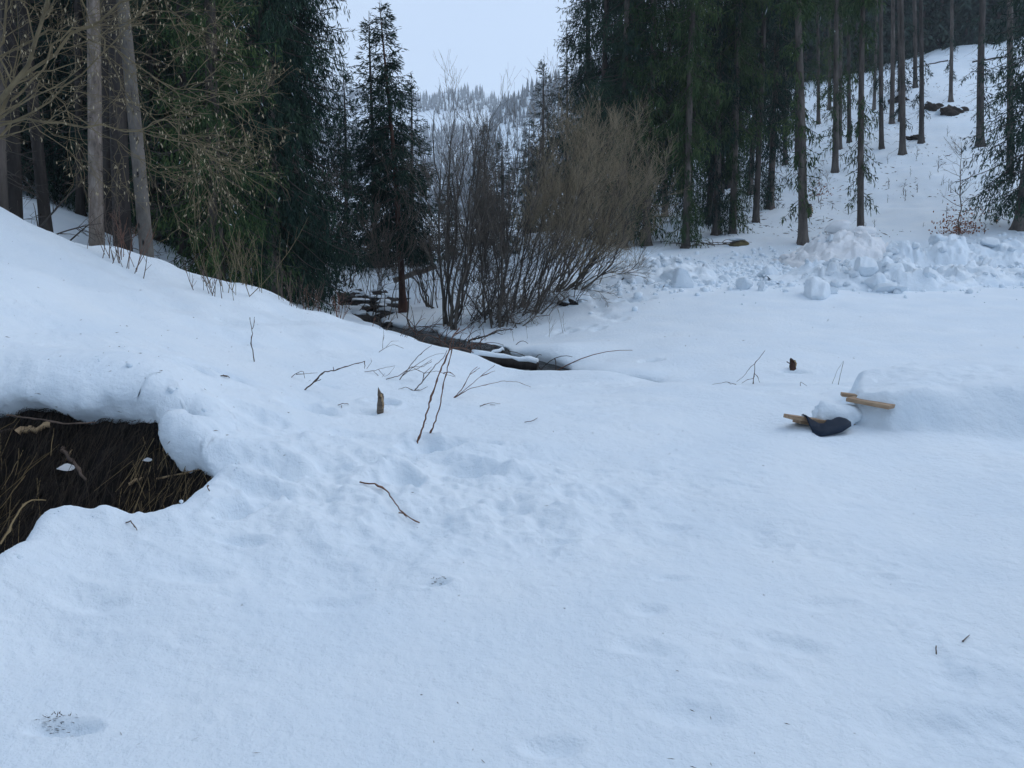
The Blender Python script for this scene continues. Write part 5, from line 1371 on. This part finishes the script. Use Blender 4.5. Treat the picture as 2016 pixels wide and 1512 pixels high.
log(P(930, 706, 12.9), P(1058, 722, 12.6), .10, 'dark log across the stream with a line of snow on top')
log(P(955, 706, 13.9), P(990, 692, 14.2), .06, 'short snow-topped branch slanting over the stream')
log(P(775, 552, 31), P(860, 524, 31), .13, 'old log lying behind the reddish trunk', True, M_OLDWOOD)
for k, (v, u0, u1) in enumerate(((508, 785, 880), (516, 780, 885), (497, 790, 870), (488, 800, 868), (525, 790, 880))):
    log(P(u0, v, 44 + k * .3), P(u1, v + 2, 44.5 + k * .3), .13, 'snow-covered brown log in the stack up the valley', True, M_OLDWOOD); 
for o in [q for q in bpy.data.objects if q.get('label') == 'snow-covered brown log in the stack up the valley']: o['group'] = 'stacked logs up the valley'
log(P(668, 598, 25.5), P(700, 590, 25), .05, 'branch lying over the corner of the pool', False)
# brushwood hanging into the stream
for (u, v, n, lab) in ((820, 655, 12, 'dark matted brush along the channel below the sapling'), (925, 688, 12, 'black roots and brush at the bend of the channel'), (905, 690, 10, 'dark brush and roots hanging over the channel'), (870, 678, 9, 'rusty brush bending into the channel'), (1060, 730, 9, 'dark roots under the snow overhang of the far bank'), (690, 615, 8, 'brown branches trailing along the pool edge')):
    Y = W_Y(v); a = P(u, v, Y); t = thing('brushwood', a, lab, 'brushwood')
    for k in range(n):
        b = a + np.array([gs.normal() * .35, gs.normal() * .3, -.02]); e = b + np.array([gs.normal() * .5, gs.normal() * .3, abs(gs.normal()) * .25])
        V, F = tubes((bezier(b, (b + e) / 2 + np.array([0, 0, .22]), e, 7) - a)[None], (.010 * np.linspace(1, .4, 7))[None], 4)
        link('branch', make_mesh('branch', V, F, M_DEADWOOD if k % 2 else M_CANE), t)
# root mound with a dark hollow under its snow
rm = G(1122, 598); t = thing('root_mound', rm, 'dark root mound with a snow cap beside the footprints', 'root mound')
V, F = block(611, 6, .7, .95, .25); V = V * np.array([.30, .22, .14]) - np.array([0, 0, .06]); link('roots', make_mesh('roots', V, F, M_SOIL), t)
q = link('snow_cap', CHUNKS[4], t); q.scale = (.72, .6, .22); q.location = (-.02, .34, .10)
for k in range(9):
    a = np.array([gs.uniform(-.3, .3), -.1, gs.uniform(-.05, .12)]); e = a + np.array([gs.normal() * .35, -.15, abs(gs.normal()) * .25])
    V, F = tubes(bezier(a, (a + e) / 2 + np.array([0, 0, .1]), e, 6)[None], (.012 * np.linspace(1, .3, 6))[None], 4); link('root', make_mesh('root', V, F, M_DEADWOOD), t)

# ------------------------------------------------------------------ things on the wooded slope
def mound(u, v, ex, lab, seed):
    p = G(u, v, 27); p[2] -= ex[2] * .5; t = thing('earth_mound', p, lab, 'earth mound')
    V, F = block(seed, 5, .7, .95, .34); link('earth', make_mesh('earth', V * np.array(ex), F, M_EARTH), t)
    q = link('snow_cap', CHUNKS[seed % 7], t); q.scale = (ex[0] * 1.1, ex[1] * 1.1, ex[2] * .55); q.location = (.1, .45, ex[2] * .7)
mound(1880, 222, (.95, .7, .7), 'undercut earth bank with roots beside the bare brown stem', 41)
mound(1836, 212, (.7, .6, .6), 'small undercut earth hump under the thin dark stem', 42)
mound(1800, 272, (.55, .4, .25), 'low brown root mound beside a stem on the open slope', 43)
mound(1775, 195, (.9, .6, .35), 'dark tangle of roots and earth high on the slope', 44)
def pole_log(u0, v0, u1, v1, r, lab):
    a, b = G(u0, v0, 30), G(u1, v1, 30); a[2] += r; b[2] += r
    log(a, b, r, lab, False)
pole_log(1796, 136, 1866, 122, .08, 'thin fallen trunk lying below the wood on the slope top')
pole_log(1915, 124, 1990, 112, .08, 'dark fallen trunk on the open slope beside the brown stem')
splinter_post('tree_stump', 1592, 428, 34, 12, 'narrow cut stump among saplings on the slope', 'stump', M_BARK, 12)
p = G(1453, 482, 24); t = thing('tree_stump', p, 'low mossy stump with snow on it at the edge of the field', 'stump')
V, F = block(72, 8, .6, .85, .12); link('wood', make_mesh('wood', V * np.array([.42, .3, .22]), F, flat_mat('mossy_wood', (.06, .05, .025), (.17, .14, .06))), t)
q = link('snow_cap', CHUNKS[5], t); q.scale = (.36, .28, .08); q.location = (0, 0, .2)
# heap of cut branches
p = G(1378, 487, 24); t = thing('branch_heap', p, 'heap of dark cut branches beside the straight bare trunk', 'branches')
for k in range(26):
    a = np.array([gs.uniform(-.9, .9), gs.uniform(-.3, .3), gs.uniform(0, .18)]); e = a + np.array([gs.normal() * .7, gs.normal() * .3, gs.uniform(-.1, .2)])
    V, F = tubes(bezier(a, (a + e) / 2 + np.array([0, 0, .1]), e, 5)[None], (.016 * np.linspace(1, .4, 5))[None], 4); link('branch', make_mesh('branch', V, F, M_DEADWOOD), t)
# beech sapling that kept its leaves
p = G(1888, 462, 24); Yb = p[1]
S = [(np.stack([P(1888 + k * .6, 462 - k * 26, Yb) for k in range(8)]), .028)]
sb = shrub('beech_sapling', p, S, 'slender bare sapling with rust-brown leaves round its foot', 'sapling', None, gs, M_DARKTWIG, M_DARKTWIG, lv=((18, .5, 1.2), (3, .2, .5), (2, .1, .25)), up=.15, stem_name='sapling_stem', ang=(60, 40, 40))
n = 420; q = np.stack([gs.normal(size=n) * .42, gs.normal(size=n) * .35, np.abs(gs.normal(size=n)) * .42 + .03], 1)
V, F = kites(q, gs.normal(size=(n, 3)), .10, .06, gs); o = link('leaves', make_mesh('leaves', V, F, M_BROWNLEAF, smooth=False), sb); o['kind'] = 'stuff'
p = G(1612, 400, 24)
S = [(np.stack([p + np.array([dx * k / 6, 0, 1.1 * k / 6]) for k in range(7)]), .012) for dx in (-.3, .1, .4)]
sb = shrub('beech_sapling', p, S, 'small shrub with a few rust-brown leaves near the cut stump', 'sapling', None, gs, M_DARKTWIG, M_DARKTWIG, lv=((6, .3, .6), (3, .2, .4), (2, .1, .2)), stem_name='sapling_stem')
n = 130; q = np.stack([gs.normal(size=n) * .35, gs.normal(size=n) * .3, np.abs(gs.normal(size=n)) * .4 + .3], 1)
V, F = kites(q, gs.normal(size=(n, 3)), .10, .06, gs); o = link('leaves', make_mesh('leaves', V, F, M_BROWNLEAF, smooth=False), sb); o['kind'] = 'stuff'
# seedlings and dead stalks on the slope
sv = []
for k in range(9):
    a = np.zeros((1, 3)); h = gs.uniform(.3, .6)
    C = np.stack([np.array([0, 0, h * f]) for f in np.linspace(-.1, 1, 6)])[None] + gs.normal(size=(1, 6, 3)) * .012
    R = (.010 * np.linspace(1, .4, 6))[None]
    C1, R1, _ = spawn(C, R, 6, .2, .95, h * .2, h * .5, 40, .1, 4, gs, rmin=.004)
    V, F = join([tubes(C, R, 4), tubes(C1, R1, 3)]); sv.append(make_mesh('seedling', V, F, M_DEADWOOD))
for k in range(70):
    u = gs.uniform(1560, 2000) if k < 50 else gs.uniform(1180, 1560); v = gs.uniform(230, 465)
    p = G(u, v, 29)
    if p[1] > 75: continue
    o = link('seedling', sv[k % 9], None, p); o.rotation_euler = (0, 0, gs.random() * 6); s = gs.uniform(.6, 1.5); o.scale = (s, s, s)
    tag(o, 'small bare seedling poking from the snow on the wooded slope', 'seedling', 'seedlings on the wooded slope')
# fallen bits: bark, needles, cone scales
def litter(n, ua, va, y0, size, name, lab, seed):
    g = np.random.default_rng(seed); Y = g.uniform(*y0, n); u = g.uniform(*ua, n)
    x = (u - 1008) / FPX * Y; z = H(x, Y)
    if va is not None:
        k = fbm(x, Y, 3.0, 3, seed) > va; x, Y, z = x[k], Y[k], z[k]
    p = np.stack([x, Y, z + .008], 1); d = np.stack([g.normal(size=len(x)), g.normal(size=len(x)), g.normal(size=len(x)) * .25], 1)
    V, F = kites(p, d, size * g.uniform(.4, 1.8, len(x)) ** 1.5, size * .25, g)
    tag(link(name, make_mesh(name, V, F, M_LITTER, smooth=False)), lab, 'litter', kind='stuff')
litter(5200, (1160, 2060), .0, (29.5, 66), .16, 'forest_litter', 'dark twigs and bark bits scattered on the slope snow', 61)
litter(110, (1200, 2050), None, (12, 29), .035, 'field_litter', 'tiny dark bits scattered on the field snow', 62)
litter(170, (-60, 620), None, (4.6, 13), .02, 'needle_litter', 'fallen needles and bud scales on the near bank snow', 63)
litter(160, (0, 2016), None, (2.4, 7), .014, 'snow_litter', 'specks of needle litter on the near snow', 64)
for (u, v, n, s, lab) in ((120, 1440, 90, .045, 'blades of grass showing through a thawed spot'), (862, 1149, 22, .03, 'few blades of grass pricking through the snow crust')):
    g = np.random.default_rng(u); p = G(u, v)
    q = p + np.stack([g.normal(size=n) * s, g.normal(size=n) * s * .4, np.full(n, -.004)], 1); q[:, 2] = H(q[:, 0], q[:, 1]) - .003
    V, F = kites(q, np.stack([g.normal(size=n), g.normal(size=n) * .4, np.full(n, .18)], 1), .022, .0035, g)
    tag(link('grass_blades', make_mesh('grass_blades', V, F, M_STRAWDARK, smooth=False)), lab, 'grass', kind='stuff')

# ------------------------------------------------------------------ far hills with their woods
def hill(name, ridge, vb, Yb, Yr, seed, lab, ntree, clear, u0, u1):
    us = np.linspace(u0, u1, 90); fs = np.concatenate([np.linspace(0, 1, 44), 1 + np.linspace(.05, .6, 6)])
    rv = np.interp(us, [q[0] for q in ridge], [q[1] for q in ridge])
    V = []
    def pt(u, f):
        r = np.interp(u, [q[0] for q in ridge], [q[1] for q in ridge])
        ff = min(f, 1.0)
        p = P(u, vb + (r - vb) * ff, Yb + (Yr - Yb) * ff)
        if f > 1: p = p * np.array([1 + (f - 1) * .8, 1 + (f - 1) * .8, 1 - (f - 1) * 1.2])
        p[2] += 9 * float(fbm(np.array([p[0]]), np.array([p[1]]), 100, 3, seed)[0]) * min(1, f * 3)
        return p
    V = np.array([[pt(u, f) for u in us] for f in fs]).reshape(-1, 3)
    idx = np.arange(len(V)).reshape(len(fs), len(us))
    F = np.stack([idx[:-1, :-1], idx[:-1, 1:], idx[1:, 1:], idx[1:, :-1]], -1).reshape(-1, 4)
    tag(link(name, make_mesh(name, V, F, M_SNOW)), lab[0], 'hill', kind='structure')
    g = np.random.default_rng(seed); pos = []
    while len(pos) < ntree:
        u = g.uniform(u0, u1); f = g.random() ** .7
        p = pt(u, f)
        d = ray(0, 0); dz = (p[2] - EYE) / p[1]
        v = 756 - FPX * math.tan(math.atan(dz) + PITCH)
        if clear(u, v) > g.random(): continue
        pos.append(p)
    pos = np.array(pos); n = len(pos)
    hgt = g.uniform(5, 11, n); w = hgt * g.uniform(.13, .2, n); sd = 6
    ang = np.arange(sd) * 6.283 / sd
    tiers = []
    for (a, b, k) in ((.05, .62, 1.0), (.33, .85, .72), (.6, 1.06, .45)):
        rr = w[:, None] * k * g.uniform(.7, 1.2, (n, sd))
        ring = np.stack([pos[:, 0:1] + rr * np.cos(ang), pos[:, 1:2] + rr * np.sin(ang), pos[:, 2:3] + (hgt * a)[:, None] + g.normal(size=(n, sd)) * .5], -1)
        apex = pos + np.stack([np.zeros(n), np.zeros(n), hgt * b], 1)
        vv = np.concatenate([ring, apex[:, None]], 1)
        base = (np.arange(n) * (sd + 1))[:, None, None]
        ff = np.stack([np.arange(sd), (np.arange(sd) + 1) % sd, np.full(sd, sd)], -1)[None] + base
        tiers.append((vv.reshape(-1, 3), ff.reshape(-1, 3)))
    V, F = join(tiers)
    tag(link('distant_forest', make_mesh('distant_forest', V, np.concatenate(F), M_NEEDLEHAZED, smooth=False)), lab[1], 'forest', kind='stuff')
def clearA(u, v):
    if 222 < v < 256 and u < 985: return .97
    if v > 256: return .35
    return .48
def clearB(u, v):
    c = .52
    if 985 < u < 1100 and 235 < v < 330: c = .86
    if 960 < u < 1060 and v > 330: c = .8
    return c
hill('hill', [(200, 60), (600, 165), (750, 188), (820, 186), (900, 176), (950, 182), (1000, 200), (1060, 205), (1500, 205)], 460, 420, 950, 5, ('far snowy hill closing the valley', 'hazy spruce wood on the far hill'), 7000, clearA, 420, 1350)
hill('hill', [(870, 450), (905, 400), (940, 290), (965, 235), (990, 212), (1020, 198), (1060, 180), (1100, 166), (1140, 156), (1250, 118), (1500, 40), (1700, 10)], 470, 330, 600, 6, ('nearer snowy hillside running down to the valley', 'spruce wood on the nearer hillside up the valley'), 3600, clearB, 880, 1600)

# ------------------------------------------------------------------ the air: faint cold haze
def haze():
    bm = bmesh.new(); bmesh.ops.create_cube(bm, size=1.0)
    me = bpy.data.meshes.new('haze'); bm.to_mesh(me); bm.free()
    o = link('haze', me); o.scale = (3200, 3200, 372); o.location = (0, 0, 174)
    m = bpy.data.materials.new('haze_air'); m.use_nodes = True; n, l = m.node_tree.nodes, m.node_tree.links; n.clear()
    out = n.new('ShaderNodeOutputMaterial'); v = n.new('ShaderNodeVolumePrincipled')
    v.inputs['Color'].default_value = (0.86, 0.91, 1.0, 1); v.inputs['Density'].default_value = 0.00045; v.inputs['Anisotropy'].default_value = 0.2
    l.new(v.outputs['Volume'], out.inputs['Volume']); me.materials.append(m)
    tag(o, 'faint cold haze lying in the valley', 'haze', kind='stuff')
haze()
